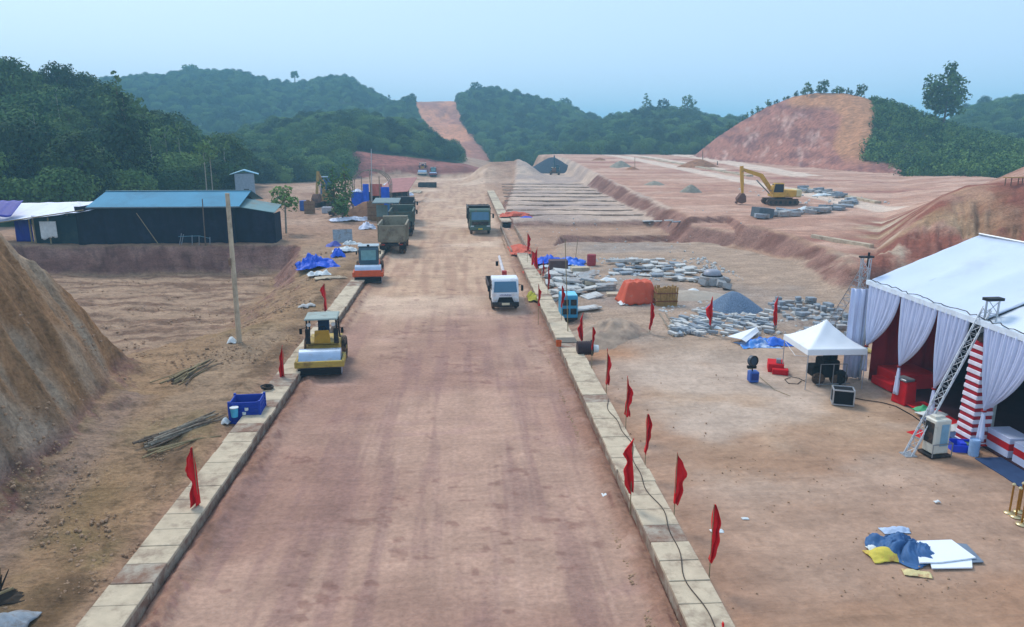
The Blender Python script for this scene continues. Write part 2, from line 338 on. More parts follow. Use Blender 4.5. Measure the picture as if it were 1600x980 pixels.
def mat(name, h, rough=.7, metal=0., var=.15, scale=3., dirt=None, dirt_amt=.5, bump=0., trans=0.):
    if name in M: return M[name]
    m, t, b = newmat(name)
    c = hexc(h)
    tc = t.nodes.new('ShaderNodeTexCoord')
    n1 = t.nodes.new('ShaderNodeTexNoise'); n1.inputs['Scale'].default_value = scale; n1.inputs['Detail'].default_value = 7; n1.inputs['Roughness'].default_value = .62
    t.links.new(tc.outputs['Object'], n1.inputs['Vector'])
    cr = t.nodes.new('ShaderNodeValToRGB'); e = cr.color_ramp.elements
    e[0].position = .3; e[1].position = .7
    e[0].color = tuple(min(1, x*(1-var)) for x in c)+(1,); e[1].color = tuple(min(1, x*(1+var)) for x in c)+(1,)
    t.links.new(n1.outputs[0], cr.inputs[0]); out = cr.outputs[0]
    if dirt:
        n2 = t.nodes.new('ShaderNodeTexNoise'); n2.inputs['Scale'].default_value = scale*.6; n2.inputs['Detail'].default_value = 9; n2.inputs['Roughness'].default_value = .7
        t.links.new(tc.outputs['Object'], n2.inputs['Vector'])
        mr = t.nodes.new('ShaderNodeMapRange'); mr.inputs[1].default_value = .62-.3*dirt_amt; mr.inputs[2].default_value = .74-.2*dirt_amt; mr.inputs[4].default_value = .85
        t.links.new(n2.outputs[0], mr.inputs[0])
        mx = t.nodes.new('ShaderNodeMix'); mx.data_type = 'RGBA'; mx.inputs[7].default_value = hexc(dirt)+(1,)
        t.links.new(mr.outputs[0], mx.inputs['Factor']); t.links.new(out, mx.inputs[6]); out = mx.outputs[2]
    t.links.new(out, b.inputs['Base Color'])
    b.inputs['Roughness'].default_value = rough; b.inputs['Metallic'].default_value = metal
    if rough > .5: b.inputs['Specular IOR Level'].default_value = .22
    if bump:
        bp = t.nodes.new('ShaderNodeBump'); bp.inputs['Strength'].default_value = bump; bp.inputs['Distance'].default_value = .02
        t.links.new(n1.outputs[0], bp.inputs['Height']); t.links.new(bp.outputs[0], b.inputs['Normal'])
    M[name] = m; return m
def leaf_mat(name, c0, c1, c2):
    m, t, b = newmat(name)
    oi = t.nodes.new('ShaderNodeObjectInfo'); geo = t.nodes.new('ShaderNodeNewGeometry')
    n = t.nodes.new('ShaderNodeTexNoise'); n.inputs['Scale'].default_value = .22; n.inputs['Detail'].default_value = 4
    t.links.new(geo.outputs['Position'], n.inputs['Vector'])
    nb = t.nodes.new('ShaderNodeTexNoise'); nb.inputs['Scale'].default_value = .03; nb.inputs['Detail'].default_value = 3
    t.links.new(geo.outputs['Position'], nb.inputs['Vector'])
    a = t.nodes.new('ShaderNodeMath'); a.operation = 'MULTIPLY_ADD'; a.inputs[1].default_value = .8; t.links.new(oi.outputs['Random'], a.inputs[0]); t.links.new(n.outputs[0], a.inputs[2])
    a2 = t.nodes.new('ShaderNodeMath'); a2.operation = 'MULTIPLY_ADD'; a2.inputs[1].default_value = .6; t.links.new(nb.outputs[0], a2.inputs[0]); t.links.new(a.outputs[0], a2.inputs[2])
    a3 = t.nodes.new('ShaderNodeMath'); a3.operation = 'SUBTRACT'; a3.inputs[1].default_value = .68; t.links.new(a2.outputs[0], a3.inputs[0])
    cr = t.nodes.new('ShaderNodeValToRGB'); e = cr.color_ramp.elements
    e[0].position = .22; e[0].color = c0+(1,); e[1].position = .74; e[1].color = c2+(1,)
    k = e.new(.5); k.color = c1+(1,)
    t.links.new(a3.outputs[0], cr.inputs[0]); t.links.new(cr.outputs[0], b.inputs['Base Color'])
    b.inputs['Roughness'].default_value = .85; b.inputs['Specular IOR Level'].default_value = .06
    M[name] = m; return m
leaf_mat('leaf_dark', (.024, .046, .017), (.052, .094, .026), (.10, .16, .040))
leaf_mat('leaf_mid', (.034, .075, .024), (.070, .135, .036), (.13, .21, .055))
leaf_mat('leaf_bright', (.06, .12, .026), (.11, .19, .04), (.17, .26, .07))
mat('bark', '#6b5c4e', .9, 0, .3, 6)
mat('bark_pale', '#9a9384', .9, 0, .3, 6)
# ---------------------------------------------------------------- ground objects
def grid_mesh(name, fmask, m, kind='structure'):
    idx = np.arange(NR*NA).reshape(NR, NA) if False else np.arange(X.size).reshape(X.shape)
    q = np.stack([idx[:-1, :-1], idx[:-1, 1:], idx[1:, 1:], idx[1:, :-1]], -1)[fmask]
    q = q[:, ::-1]
    used, inv = np.unique(q, return_inverse=True); q = inv.reshape(-1, 4)
    co = np.stack([X, Y, hz], -1).reshape(-1, 3)[used]
    me = bpy.data.meshes.new(name)
    me.vertices.add(len(co)); me.vertices.foreach_set('co', co.astype(np.float32).ravel())
    me.loops.add(q.size); me.loops.foreach_set('vertex_index', q.astype(np.int32).ravel())
    me.polygons.add(len(q)); me.polygons.foreach_set('loop_start', np.arange(0, q.size, 4, dtype=np.int32))
    me.update()
    at = me.color_attributes.new('Col', 'FLOAT_COLOR', 'POINT')
    cc_ = np.concatenate([base.reshape(-1, 3)[used], np.ones((len(co), 1))], 1)
    at.data.foreach_set('color', cc_.astype(np.float32).ravel())
    me.polygons.foreach_set('use_smooth', np.ones(len(q), bool))
    me.materials.append(m)
    o = bpy.data.objects.new(name, me); col.objects.link(o); o['kind'] = kind
    return o
def fm(a): return a[:-1, :-1] & a[1:, 1:] if a.dtype == bool else a[:-1, :-1]
zf = zone[:-1, :-1]; roadf = ((X > LKI-.4) & (X < RKI+.4) & (Y < 214))[:-1, :-1]
cutf = (cutm > .4)[:-1, :-1] & (zf == 6); redf = (redstrip > .4)[:-1, :-1]
grid_mesh('road', roadf, M['road'])
yardf = ((X > RKO-.2) & (Y < 37) & (X < 45))[:-1, :-1]
grid_mesh('yard', yardf, M['yard'])
grid_mesh('ground', ~roadf & ~yardf & (zf == 0), M['earth'])
grid_mesh('hills', (zf > 0) & ~cutf & ~redf, M['hill'])
grid_mesh('excavated_hillside', cutf, M['cut'])
grid_mesh('cleared_hill_strip', redf & ~cutf, M['cut'])
print('faces', X.size)
# ---------------------------------------------------------------- object helpers
def tag(o, label=None, cat=None, group=None, kind=None):
    if label: o['label'] = label
    if cat: o['category'] = cat
    if group: o['group'] = group
    if kind: o['kind'] = kind
    elif cat: o['kind'] = 'thing'
    return o
def empty(name, loc, rz=0., label=None, cat=None, group=None):
    o = bpy.data.objects.new(name, None); col.objects.link(o); o.location = loc; o.rotation_euler = (0, 0, rz)
    o.empty_display_size = .3
    return tag(o, label, cat, group)
def mesh_np(name, co, faces, m, parent=None, smooth=False):
    me = bpy.data.meshes.new(name); co = np.asarray(co, np.float32); q = np.asarray(faces, np.int32); k = q.shape[1]
    me.vertices.add(len(co)); me.vertices.foreach_set('co', co.ravel())
    me.loops.add(q.size); me.loops.foreach_set('vertex_index', q.ravel())
    me.polygons.add(len(q)); me.polygons.foreach_set('loop_start', np.arange(0, q.size, k, dtype=np.int32)); me.update()
    if smooth: me.polygons.foreach_set('use_smooth', np.ones(len(q), bool))
    me.materials.append(m); o = bpy.data.objects.new(name, me); col.objects.link(o); o.parent = parent
    return o
class MB:
    def __init__(s): s.v = []; s.f = []
    def add(s, vs, fs):
        b = len(s.v); s.v += [tuple(v) for v in vs]; s.f += [tuple(i+b for i in f) for f in fs]; return s
    def box(s, c, d, rot=None, taper=(1, 1)):
        x, y, z = d[0]/2, d[1]/2, d[2]/2; tx, ty = taper
        vs = [Vector(p) for p in ((-x,-y,-z),(x,-y,-z),(x,y,-z),(-x,y,-z),(-x*tx,-y*ty,z),(x*tx,-y*ty,z),(x*tx,y*ty,z),(-x*tx,y*ty,z))]
        if rot is not None: vs = [rot @ v for v in vs]
        return s.add([v+Vector(c) for v in vs], [(0,3,2,1),(4,5,6,7),(0,1,5,4),(1,2,6,5),(2,3,7,6),(3,0,4,7)])
    def cyl(s, a, b, r, r2=None, n=10, cap=True):
        a = Vector(a); b = Vector(b); d = (b-a).normalized(); r2 = r if r2 is None else r2
        u = d.orthogonal().normalized(); w = d.cross(u)
        vs = []
        for p, q in ((a, r), (b, r2)):
            for i in range(n):
                t = 2*math.pi*i/n; vs.append(p+(u*math.cos(t)+w*math.sin(t))*q)
        fs = [(i, (i+1) % n, n+(i+1) % n, n+i) for i in range(n)]
        if cap: fs += [tuple(range(n-1, -1, -1)), tuple(range(n, 2*n))]
        return s.add(vs, fs)
    def tube(s, pts, r, n=6):
        for a, b in zip(pts[:-1], pts[1:]): s.cyl(a, b, r, n=n)
        return s
    def ring(s, c, ax, R_, r, n=20, k=8):    # torus (tyre)
        c = Vector(c); ax = Vector(ax).normalized(); u = ax.orthogonal().normalized(); w = ax.cross(u); vs = []; fs = []
        for i in range(n):
            t = 2*math.pi*i/n; rad = u*math.cos(t)+w*math.sin(t)
            for j in range(k):
                p = 2*math.pi*j/k; vs.append(c+rad*(R_+r*math.cos(p))+ax*r*math.sin(p))
        for i in range(n):
            for j in range(k): fs.append((i*k+j, ((i+1) % n)*k+j, ((i+1) % n)*k+(j+1) % k, i*k+(j+1) % k))
        return s.add(vs, fs)
    def prism(s, P, a, b, plane='xz'):       # polygon in plane extruded from a to b on the third axis
        n = len(P)
        def mk(p, t): return {'xz': (p[0], t, p[1]), 'yz': (t, p[0], p[1]), 'xy': (p[0], p[1], t)}[plane]
        vs = [mk(p, a) for p in P]+[mk(p, b) for p in P]
        fs = [tuple(range(n)), tuple(range(2*n-1, n-1, -1))]+[(i, i+n, (i+1) % n+n, (i+1) % n) for i in range(n)]
        return s.add(vs, fs)
    def quad(s, a, b, c, d): return s.add([a, b, c, d], [(0, 1, 2, 3)])
    def lathe(s, c, prof, n=16):
        vs = []; k = len(prof)
        for i in range(n):
            t = 2*math.pi*i/n
            for (r, z) in prof: vs.append((c[0]+r*math.cos(t), c[1]+r*math.sin(t), c[2]+z))
        fs = [(i*k+j, ((i+1) % n)*k+j, ((i+1) % n)*k+j+1, i*k+j+1) for i in range(n) for j in range(k-1)]
        return s.add(vs, fs)
    def build(s, name, m, parent=None, bevel=0., smooth=False, solid=0., loc=None, rz=None):
        me = bpy.data.meshes.new(name); me.from_pydata(s.v, [], s.f); me.materials.append(M[m] if isinstance(m, str) else m)
        bm = bmesh.new(); bm.from_mesh(me); bmesh.ops.recalc_face_normals(bm, faces=bm.faces)
        if bevel: bmesh.ops.bevel(bm, geom=[e for e in bm.edges if e.calc_face_angle(0) > .5], offset=bevel, segments=1, affect='EDGES', clamp_overlap=True)
        bm.to_mesh(me); bm.free()
        if smooth: me.polygons.foreach_set('use_smooth', [True]*len(me.polygons))
        o = bpy.data.objects.new(name, me); col.objects.link(o); o.parent = parent
        if solid:
            md = o.modifiers.new('Solidify', 'SOLIDIFY'); md.thickness = solid; md.offset = 0
        if loc: o.location = loc
        if rz is not None: o.rotation_euler = (0, 0, rz)
        return o
def kids(o): return [c for c in bpy.data.objects if c.parent is o]
CH_ = {}
def copy_tree(o, parent=None, loc=None, rz=None, scale=None, tree=None):
    if tree is None:
        tree = {}
        for c in col.objects:
            if c.parent: tree.setdefault(c.parent.name, []).append(c)
    c = o.copy(); col.objects.link(c); c.parent = parent
    for ch in tree.get(o.name, []): copy_tree(ch, c, tree=tree)
    if loc is not None: c.location = loc
    if rz is not None: c.rotation_euler = (0, 0, rz)
    if scale is not None: c.scale = scale
    return c
# ---------------------------------------------------------------- trees
def clump_crown(seed, lobes, leaf, per, squash=.8):
    """leaf-clump crown: lobes = list of (x, y, z, radius)."""
    g = np.random.RandomState(seed); co = []; 
    for (cx, cy, cz, r) in lobes:
        n = max(6, int(per*r*r))
        d = g.normal(size=(n, 3)); d /= np.linalg.norm(d, axis=1)[:, None]
        rr = r*(.55+.5*g.rand(n)**.6); p = d*rr[:, None]*np.array([1, 1, squash])+np.array([cx, cy, cz])
        nrm = d+g.normal(size=(n, 3))*.45+np.array([0, 0, .35]); nrm /= np.linalg.norm(nrm, axis=1)[:, None]
        u = np.cross(nrm, g.normal(size=(n, 3))); u /= np.linalg.norm(u, axis=1)[:, None]; w = np.cross(nrm, u)
        s = leaf*(.55+.8*g.rand(n))[:, None]; a = .6+.5*g.rand(n)[:, None]
        co.append(np.stack([p-u*s, p-w*s*a*.8-nrm*s*.25, p+u*s, p+w*s*a*.8-nrm*s*.2], 1))
    co = np.concatenate(co).reshape(-1, 3); return co, np.arange(len(co)).reshape(-1, 4)
def lobes_for(seed, h, w, z0, n, style='round'):
    g = random.Random(seed); L = []
    for i in range(n):
        t = (i+.5)/n; z = z0+(h-z0)*t
        if style in ('round', 'layer'):
            ph = math.acos(1-1.75*t); a = i*2.399+g.random()*.5; q = w*(.62+.3*g.random()); hh = (h-z0)
            fl = .62 if style == 'layer' else .9
            L.append((q*math.sin(ph)*math.cos(a), q*math.sin(ph)*math.sin(a), z0+hh*.48+hh*.46*fl*math.cos(ph)+g.uniform(-.3, .3), w*(.26+.2*g.random())+.2)); continue
        if style == 'round': rad = w*math.sqrt(max(.05, 1-(2*t-.9)**2*.9))
        elif style == 'tall': rad = w*(.55+.45*math.sin(math.pi*min(1, t*1.2)))*(1 if t < .75 else .6)
        elif style == 'layer': rad = w*(.5+.5*(1-abs(2*t-1.2)))
        else: rad = w*(1-.8*t)
        a = i*2.4+g.random(); q = rad*(.35+.5*g.random())
        L.append((q*math.cos(a), q*math.sin(a), z, rad*(.32+.28*g.random())+.25))
    return L
def make_tree(name, seed, h, w, z0, n, style, leafm, leaf=.28, per=34, barkm='bark', tr=.18, label='', cat='tree', group=None, loc=(0, 0, 0)):
    e = empty(name, loc, 0, label, cat, group)
    L = lobes_for(seed, h, w, z0, n, style)
    co, f = clump_crown(seed, L, leaf, per); mesh_np('crown', co, f, M[leafm], e)
    mb = MB(); mb.cyl((0, 0, -.6), (.1, 0, z0+.2), tr, tr*.7, 7); mb.cyl((.1, 0, z0+.2), (0, .1, h*.86), tr*.7, tr*.2, 6)
    g = random.Random(seed)
    for l in L[::2]:
        zz = max(z0*.7, l[2]-l[3]*.8-.4); mb.cyl((.05, 0, zz), (l[0], l[1], l[2]), tr*.35, tr*.1, 5)
    mb.build('trunk', barkm, e)
    return e
TG = 'trees massed on the wooded hillside at left'
T_LAB = ['dark round-crowned tree in the mass of trees on the left hillside', 'tall narrow dark tree in the mass of trees on the left hillside',
         'mid green spreading tree in the mass of trees on the left hillside', 'bright green bushy tree in the mass of trees on the left hillside']
P0 = make_tree('broadleaf_tree', 1, 8.0, 3.3, 1.2, 34, 'round', 'leaf_dark', .21, 58, label=T_LAB[0], group=TG)
P1 = make_tree('tall_tree', 2, 11.5, 2.5, 2.0, 34, 'tall', 'leaf_dark', .22, 58, label=T_LAB[1], group=TG)
P2 = make_tree('spreading_tree', 3, 7.2, 3.6, 1.0, 34, 'layer', 'leaf_mid', .21, 56, label=T_LAB[2], group=TG)
P3 = make_tree('bushy_tree', 4, 5.6, 3.0, .3, 28, 'round', 'leaf_bright', .2, 58, label=T_LAB[3], group=TG)
protos = [P0, P1, P2, P3]
gr_ = np.random.RandomState(5)
tree_children = {}
for c in col.objects:
    if c.parent: tree_children.setdefault(c.parent.name, []).append(c)
def hit(px, py, dmin=60, dmax=900):
    """where the line of sight through a photo pixel meets the terrain"""
    x, y, up = ray(px, py); n = math.hypot(x, y); d = np.geomspace(dmin, dmax, 500)
    H_, Z_ = terrain(d*x/n, d*y/n); zz = CH+d*up/n; k = np.argmax(H_ > zz)
    if not (H_ > zz).any(): return None
    return (d[k]*x/n, d[k]*y/n, H_[k], int(Z_[k]))
# individual trees over the visible face of the near left hill, largest (nearest) first
cand = []
k = 0
az = R(-45)+gr_.rand(9000)*R(34); rr = 112+gr_.rand(9000)*76
tx = rr*np.sin(az); ty = rr*np.cos(az); tz, tzone = terrain(tx, ty)
tpx, tpy = pixel_of(tx, ty, tz)
ok = (tzone == 1) & (tpx > -60) & (tpx < 500)
kept = []
for i in np.nonzero(ok)[0]:
    if all((tx[i]-a)**2+(ty[i]-b)**2 > 4.3**2 for a, b, *_ in kept):
        kept.append((tx[i], ty[i], tz[i], tpx[i], tpy[i]))
    if len(kept) >= 330: break
kept.sort(key=lambda k: k[0]**2+k[1]**2)
print('left hill trees', len(kept))
first = [True]*4
for n_, (x, y, z, px, py) in enumerate(kept[:290]):
    tpy_ = py
    u = gr_.rand()
    br = math.exp(-((px-55)/75)**2-((py-240)/28)**2)+.7*math.exp(-((px-345)/50)**2-((py-215)/20)**2)
    dk = math.exp(-((px-215)/50)**2-((py-225)/60)**2)+.7*math.exp(-((px-110)/60)**2-((py-165)/35)**2)
    if u < .55*br+.06: t = 3
    elif u < .55*br+.06+.4*dk and tpy_ > 150: t = 1
    else: t = 0 if gr_.rand() < .45+.5*dk else 2
    s = .8+.5*gr_.rand(); s *= 1 if t != 1 else .85; s *= .8 if py < 150 else 1
    o = protos[t]
    if first[t]: first[t] = False
    else: o = copy_tree(protos[t], tree=tree_children)
    o.location = (x, y, z-.2); o.rotation_euler = (0, 0, gr_.rand()*6.28); o.scale = (s, s, s*(.9+.3*gr_.rand()))
# far-off woods: one mass per wood, instanced crowns
def scatter(name, label, protos_, pts, scl, m=None):
    me = bpy.data.meshes.new(name); me.vertices.add(len(pts)); me.vertices.foreach_set('co', np.asarray(pts, np.float32).ravel())
    a = me.attributes.new('scl', 'FLOAT', 'POINT'); a.data.foreach_set('value', np.asarray(scl, np.float32))
    o = bpy.data.objects.new(name, me); col.objects.link(o); tag(o, label, 'forest', kind='stuff')
    ng = bpy.data.node_groups.new(name, 'GeometryNodeTree')
    ng.interface.new_socket('Geometry', in_out='INPUT', socket_type='NodeSocketGeometry'); ng.interface.new_socket('Geometry', in_out='OUTPUT', socket_type='NodeSocketGeometry')
    N = ng.nodes; gi = N.new('NodeGroupInput'); go = N.new('NodeGroupOutput'); ip = N.new('GeometryNodeInstanceOnPoints')
    g2 = N.new('GeometryNodeGeometryToInstance')
    for p in protos_:
        oi = N.new('GeometryNodeObjectInfo'); oi.transform_space = 'ORIGINAL'; oi.inputs['Object'].default_value = p; oi.inputs['As Instance'].default_value = True
        ng.links.new(oi.outputs['Geometry'], g2.inputs[0])
    ng.links.new(gi.outputs[0], ip.inputs['Points']); ng.links.new(g2.outputs[0], ip.inputs['Instance']); ip.inputs['Pick Instance'].default_value = True
    rv = N.new('FunctionNodeRandomValue'); rv.data_type = 'FLOAT_VECTOR'; rv.inputs[0].default_value = (0, 0, 0); rv.inputs[1].default_value = (.15, .15, 6.28)
    ng.links.new(rv.outputs[0], ip.inputs['Rotation'])
    na = N.new('GeometryNodeInputNamedAttribute'); na.data_type = 'FLOAT'; na.inputs[0].default_value = 'scl'
    ng.links.new(na.outputs[0], ip.inputs['Scale']); ng.links.new(ip.outputs[0], go.inputs[0])
    o.modifiers.new('scatter', 'NODES').node_group = ng
    return o
def crown(t): return [c for c in tree_children[t.name] if c.name.startswith('crown')][0]
far_trees = []
def sample(zn, azr, rrng, n, mind, extra=None):
    g = np.random.RandomState(zn*7+n % 97)
    az = R(azr[0])+g.rand(n)*R(azr[1]-azr[0]); r = np.sqrt(rrng[0]**2+g.rand(n)*(rrng[1]**2-rrng[0]**2))
    x = r*np.sin(az); y = r*np.cos(az); z, zo = terrain(x, y); px, py = pixel_of(x, y, z)
    ok = (zo == zn)
    if extra is not None: ok &= extra(px, py, x, y, z)
    x, y, z = x[ok], y[ok], z[ok]
    cell = {}; keep = []
    for i in range(len(x)):
        k = (int(x[i]//mind), int(y[i]//mind))
        if k in cell: continue
        cell[k] = 1; keep.append(i)
    return np.stack([x, y, z], 1)[keep]
inpoly = lambda P: (lambda px, py, *a: poly_sd(px, py, P) < -1)
cr = [crown(P0), crown(P2), crown(P2), crown(P3)]
def mass(name, label, pts, s0, s1, crowns=None):
    g = np.random.RandomState(len(pts)); pts = np.array(pts); s = s0+(s1-s0)*g.rand(len(pts))**1.5
    pts[:, 2] -= .35*s*3
    return scatter(name, label, crowns or cr, pts, s)
left2 = np.array([[k[0], k[1], k[2]] for k in kept[290:]]) if len(kept) > 290 else np.zeros((0, 3))
mass('forest', 'dense green woods on the near ridge behind the road end', sample(2, (-38, 2), (190, 330), 36000, 4.0, lambda px, py, x, y, z: ~((np.hypot(x, y) < 236+8*fbm(x/6, y/6, 125)) & (px > 545))), .5, 1.0)
mass('forest', 'hazy blue-green wood covering the farthest hill at upper left', sample(3, (-40, 2), (380, 660), 40000, 5.2), .5, .95, [crown(P0), crown(P2)])
mass('forest', 'hazy blue wood on the hill either side of the cleared red strip', sample(4, (-16, 16), (325, 560), 36000, 4.8, lambda px, py, *a: poly_sd(px, py, STRIP)+16*(fbm(x/11, y/11, 82, 4)-.5) < -1.0), .5, .9, [crown(P0), crown(P2)])
mass('forest', 'blue-green wood on the low ridge behind the graded plateau', sample(5, (2, 30), (270, 440), 36000, 4.6), .5, .95)
mass('forest', 'hazy dark wood on the far ridge at the upper right', sample(7, (24, 48), (290, 470), 36000, 4.8), .5, 1.0)
P4 = make_tree('low_scrub_bush', 14, 2.2, 1.6, .1, 9, 'round', 'leaf_mid', leaf=.2, per=40, tr=.04, label='low green scrub bush at the edge of the cut hilltop', cat='bush')
tree_children.setdefault(P4.name, [c for c in col.objects if c.parent is P4])
mass('scrub', 'dense low green scrub covering the hillside right of the bare cut face', sample(6, (22, 50), (150, 300), 60000, 1.9, lambda px, py, x, y, z: poly_sd(px, py, CUTRED) < -1), .6, 1.35, [crown(P4)])

pb = MB(); gp = random.Random(2)
ico = bmesh.new(); bmesh.ops.create_icosphere(ico, subdivisions=1, radius=.5)
pb.add([tuple(c*gp.uniform(.7, 1.15) for c in v.co) for v in ico.verts], [tuple(v.index for v in f.verts) for f in ico.faces]); ico.free()
stone0 = pb.build('loose_stone', mat('clod', '#a5866a', .95, 0, .3, 3), None); tag(stone0, 'single loose earth clod lying on the road edge at the bottom left', 'stone')
stone0.location = G(205, 972, 0)+(.03,); stone0.scale = (.16, .13, .1)
def litter(name, label, n, xs, ys, s0, s1, seed, dens=None):
    g = np.random.RandomState(seed); x = xs[0]+g.rand(n)*(xs[1]-xs[0]); y = ys[0]+(ys[1]-ys[0])*g.rand(n)**1.6
    k = fbm(x/1.6, y/1.6, seed, 3) > .47; x, y = x[k], y[k]; z = terrain(x, y)[0]
    px, py = pixel_of(x, y, z); k = (px > -80) & (px < 1700); x, y, z = x[k], y[k], z[k]
    o = scatter(name, label, [stone0], np.stack([x, y, z+.01], 1), s0+(s1-s0)*g.rand(len(x))**3); o['category'] = 'rubble'; return o
litter('rubble', 'loose clods and stones strewn over the rough ground left of the road', 9000, (-17, LKO-.1), (14, 60), .03, .17, 201)
litter('rubble', 'loose clods along the inner edge of the left culvert', 9000, (LKI+.05, LKI+.85), (14, 90), .02, .13, 202)
litter('rubble', 'loose clods along the inner edge of the right culvert', 6000, (RKI-.8, RKI-.05), (14, 90), .03, .12, 203)
litter('rubble', 'loose stones strewn over the yard right of the road', 2500, (RKO+.1, 30), (15, 60), .02, .09, 204)
litter('rubble', 'clods fallen on the floor and edges of the pit', 3000, (-38, -12), (38, 72), .06, .26, 205)
# ---------------------------------------------------------------- placing
def at(px, py, dmin=9, dmax=400):
    r = hit(px, py, dmin, dmax)
    x, y, up = ray(px, py); n = math.hypot(x, y); d0 = math.hypot(r[0], r[1])
    d = np.linspace(d0*.97, d0*1.01, 200); H_, _ = terrain(d*x/n, d*y/n); k = np.argmax(H_ > CH+d*up/n)
    return Vector((d[k]*x/n, d[k]*y/n, H_[k]))
def zg(x, y): return zat(x, y)
def grid(fn, nu, nv, name, m, parent=None, solid=.012, smooth=True):
    vs = [fn(i/(nu-1), j/(nv-1)) for j in range(nv) for i in range(nu)]
    fs = [(j*nu+i, j*nu+i+1, (j+1)*nu+i+1, (j+1)*nu+i) for j in range(nv-1) for i in range(nu-1)]
    b = MB(); b.add(vs, fs); return b.build(name, m, parent, smooth=smooth, solid=solid)
def crumple(name, m, loc, w, d, h, seed, rz=0., n=34, box=.0, parent=None, label=None, cat=None, group=None, fold=1.0, solid=.015):
    """a sheet lying in folds: high in the middle, irregular outline, creases"""
    s = seed*13.7
    sx_ = 1+.25*math.sin(seed*3.1); ca, sa = math.cos(seed), math.sin(seed)
    def fn(u, v):
        a, b = u*2-1, v*2-1
        a_ = a*ca*w-b*sa*d; b_ = a*sa*w+b*ca*d; wq = .6*math.sin(a_*1.3+seed)
        U = np.array([(a_+wq)*.8*sx_+s]); V = np.array([(b_*1.5+.7*math.sin(a_*2.1+b_))*.8+s])
        r = max(abs(a), abs(b)) if box else math.hypot(a, b)/1.15
        e = float(fbm(U*.8, V*.8, seed, 3)[0])-.5
        prof = max(0, 1-r**(6 if box else 1.7))
        cr = abs(float(fbm(U*1.6+3, V*.8, seed+5, 4)[0])-.5)*2; cr2 = abs(float(fbm(U*5, V*4+9, seed+8, 2)[0])-.5)
        z = h*prof*(.72+.75*e*fold)+h*.55*fold*(cr-.25)*min(1, prof*2+.25)+.08*fold*cr2
        k = 1+.5*e
        return (a*w/2*k, b*d/2*k*(1+.2*e), max(.012+.02*cr2, z))
    o = grid(fn, n, n, name, m, parent, solid=solid)
    if parent is None: o.location = loc; o.rotation_euler = (0, 0, rz); tag(o, label, cat, group)
    return o
def heap(name, m, loc, rx, ry, h, seed, label, cat, group=None, n=44, rz=0., rough=.06, base_drop=.35):
    s = seed*7.3
    def fn(u, v):
        t = u*2*math.pi; r = v
        k = 1+.5*(float(fbm(np.array([math.cos(t)*1.1+s]), np.array([math.sin(t)*1.1+s]), seed, 3)[0])-.5)
        x, y = rx*r*k*math.cos(t), ry*r*k*math.sin(t)
        z = h*(1-r)**1.02*(1-.12*math.exp(-r*9))+rough*3*(float(fbm(np.array([x*2+s]), np.array([y*2]), seed+3, 4)[0])-.5)*math.sin(math.pi*min(1, r+.1))
        return (x, y, z-base_drop*r*r)
    o = grid(fn, n, n//2, name, m, None, solid=0); o.location = loc; o.rotation_euler = (0, 0, rz)
    return tag(o, label, cat, group)
mat('concrete', '#c0b096', .9, 0, .14, 2.2, '#8d7a68', .45, .3)
mat('concrete_side', '#a59a89', .95, 0, .15, 3, '#7c5a48', .8, .4)
mat('concrete_grey', '#c0c0bb', .9, 0, .14, 3, '#8a7c70', .4, .2)
mat('stone_grey', '#a0a2a1', .9, 0, .2, 4, '#8a7668', .5, .3)
mat('stone_blue', '#8b949b', .9, 0, .2, 4, '#77685c', .4, .3)
mat('steel_dark', '#2b2c2e', .6, .3, .2, 4, '#6d5646', .4)
mat('steel_grey', '#8d9296', .45, .5, .1, 4)
mat('galv', '#b4b9bd', .45, .6, .12, 8)
mat('rubber', '#242322', .9, 0, .2, 5, '#7d6350', .7)
mat('glass_dark', '#1d2a33', .12, 0, .1, 2)
mat('glass_blue', '#45708a', .12, 0, .1, 2)
mat('black', '#15161a', .7, 0, .2, 4)
mat('bamboo', '#8d7d5c', .8, 0, .25, 8)
mat('wood_grey', '#8c8272', .9, 0, .3, 5, '#5d4c3c', .5)
mat('flag_red', '#d3141c', .75, 0, .08, 3)
mat('rust', '#7a4a34', .9, 0, .25, 5)
# ---------------------------------------------------------------- drainage culverts along both sides of the road
def culvert(name, label, x0, x1, ya, yb, pitch, seed, top=.45, road_side=1, skip=()):
    g = random.Random(seed); e = empty(name, ((x0+x1)/2, ya, 0), 0, label, 'culvert'); w = x1-x0
    L = yb-ya
    for sx in (-1, 1):
        mb = MB(); n = int(L/1.6)
        for i in range(n):
            c = (sx*(w/2-.09), L*(i+.5)/n, (top-.1-.5)/2); mb.box(c, (.16+g.uniform(-.01, .01), L/n-.006, top-.1+.5))
        mb.build('wall', 'concrete_side', e, bevel=.012)
    n = int(round(L/pitch)); pit = L/n
    for i in range(n):
        if i in skip: continue
        mb = MB(); rot = Matrix.Rotation(g.gauss(0, .004), 3, 'Z') @ Matrix.Rotation(g.gauss(0, .006), 3, 'X')
        mb.box((g.gauss(0, .012), (i+.5)*pit, top-.05+g.gauss(0, .006)), (w+.03, pit-.022, .1), rot)
        mb.build('lid', 'concrete' if g.random() < .85 else 'concrete_side', e, bevel=.01)
    return e
lc = culvert('drain_culvert', 'long pale concrete drain culvert with slab lids along the left edge of the road', LKO, LKI, 13.0, 87, .86, 1)
rc1 = culvert('drain_culvert', 'long pale concrete culvert with a cable winding on its lids along the right road edge', RKI, RKO, 13.0, 68.5, .9, 2, skip=(27,))
rc2 = culvert('box_culvert', 'far section of concrete culvert past the open trench, its square dark end facing the camera', 4.6, 5.9, 92, 148, 1.4, 3, top=.75)
b = MB(); b.box((0, .02, .18), (1.0, .1, .62)); b.build('opening', 'black', rc2)
b = MB()
for sx in (-1, 1): b.box((5.3+sx*.85, 80.5, .12), (.14, 21, .75))
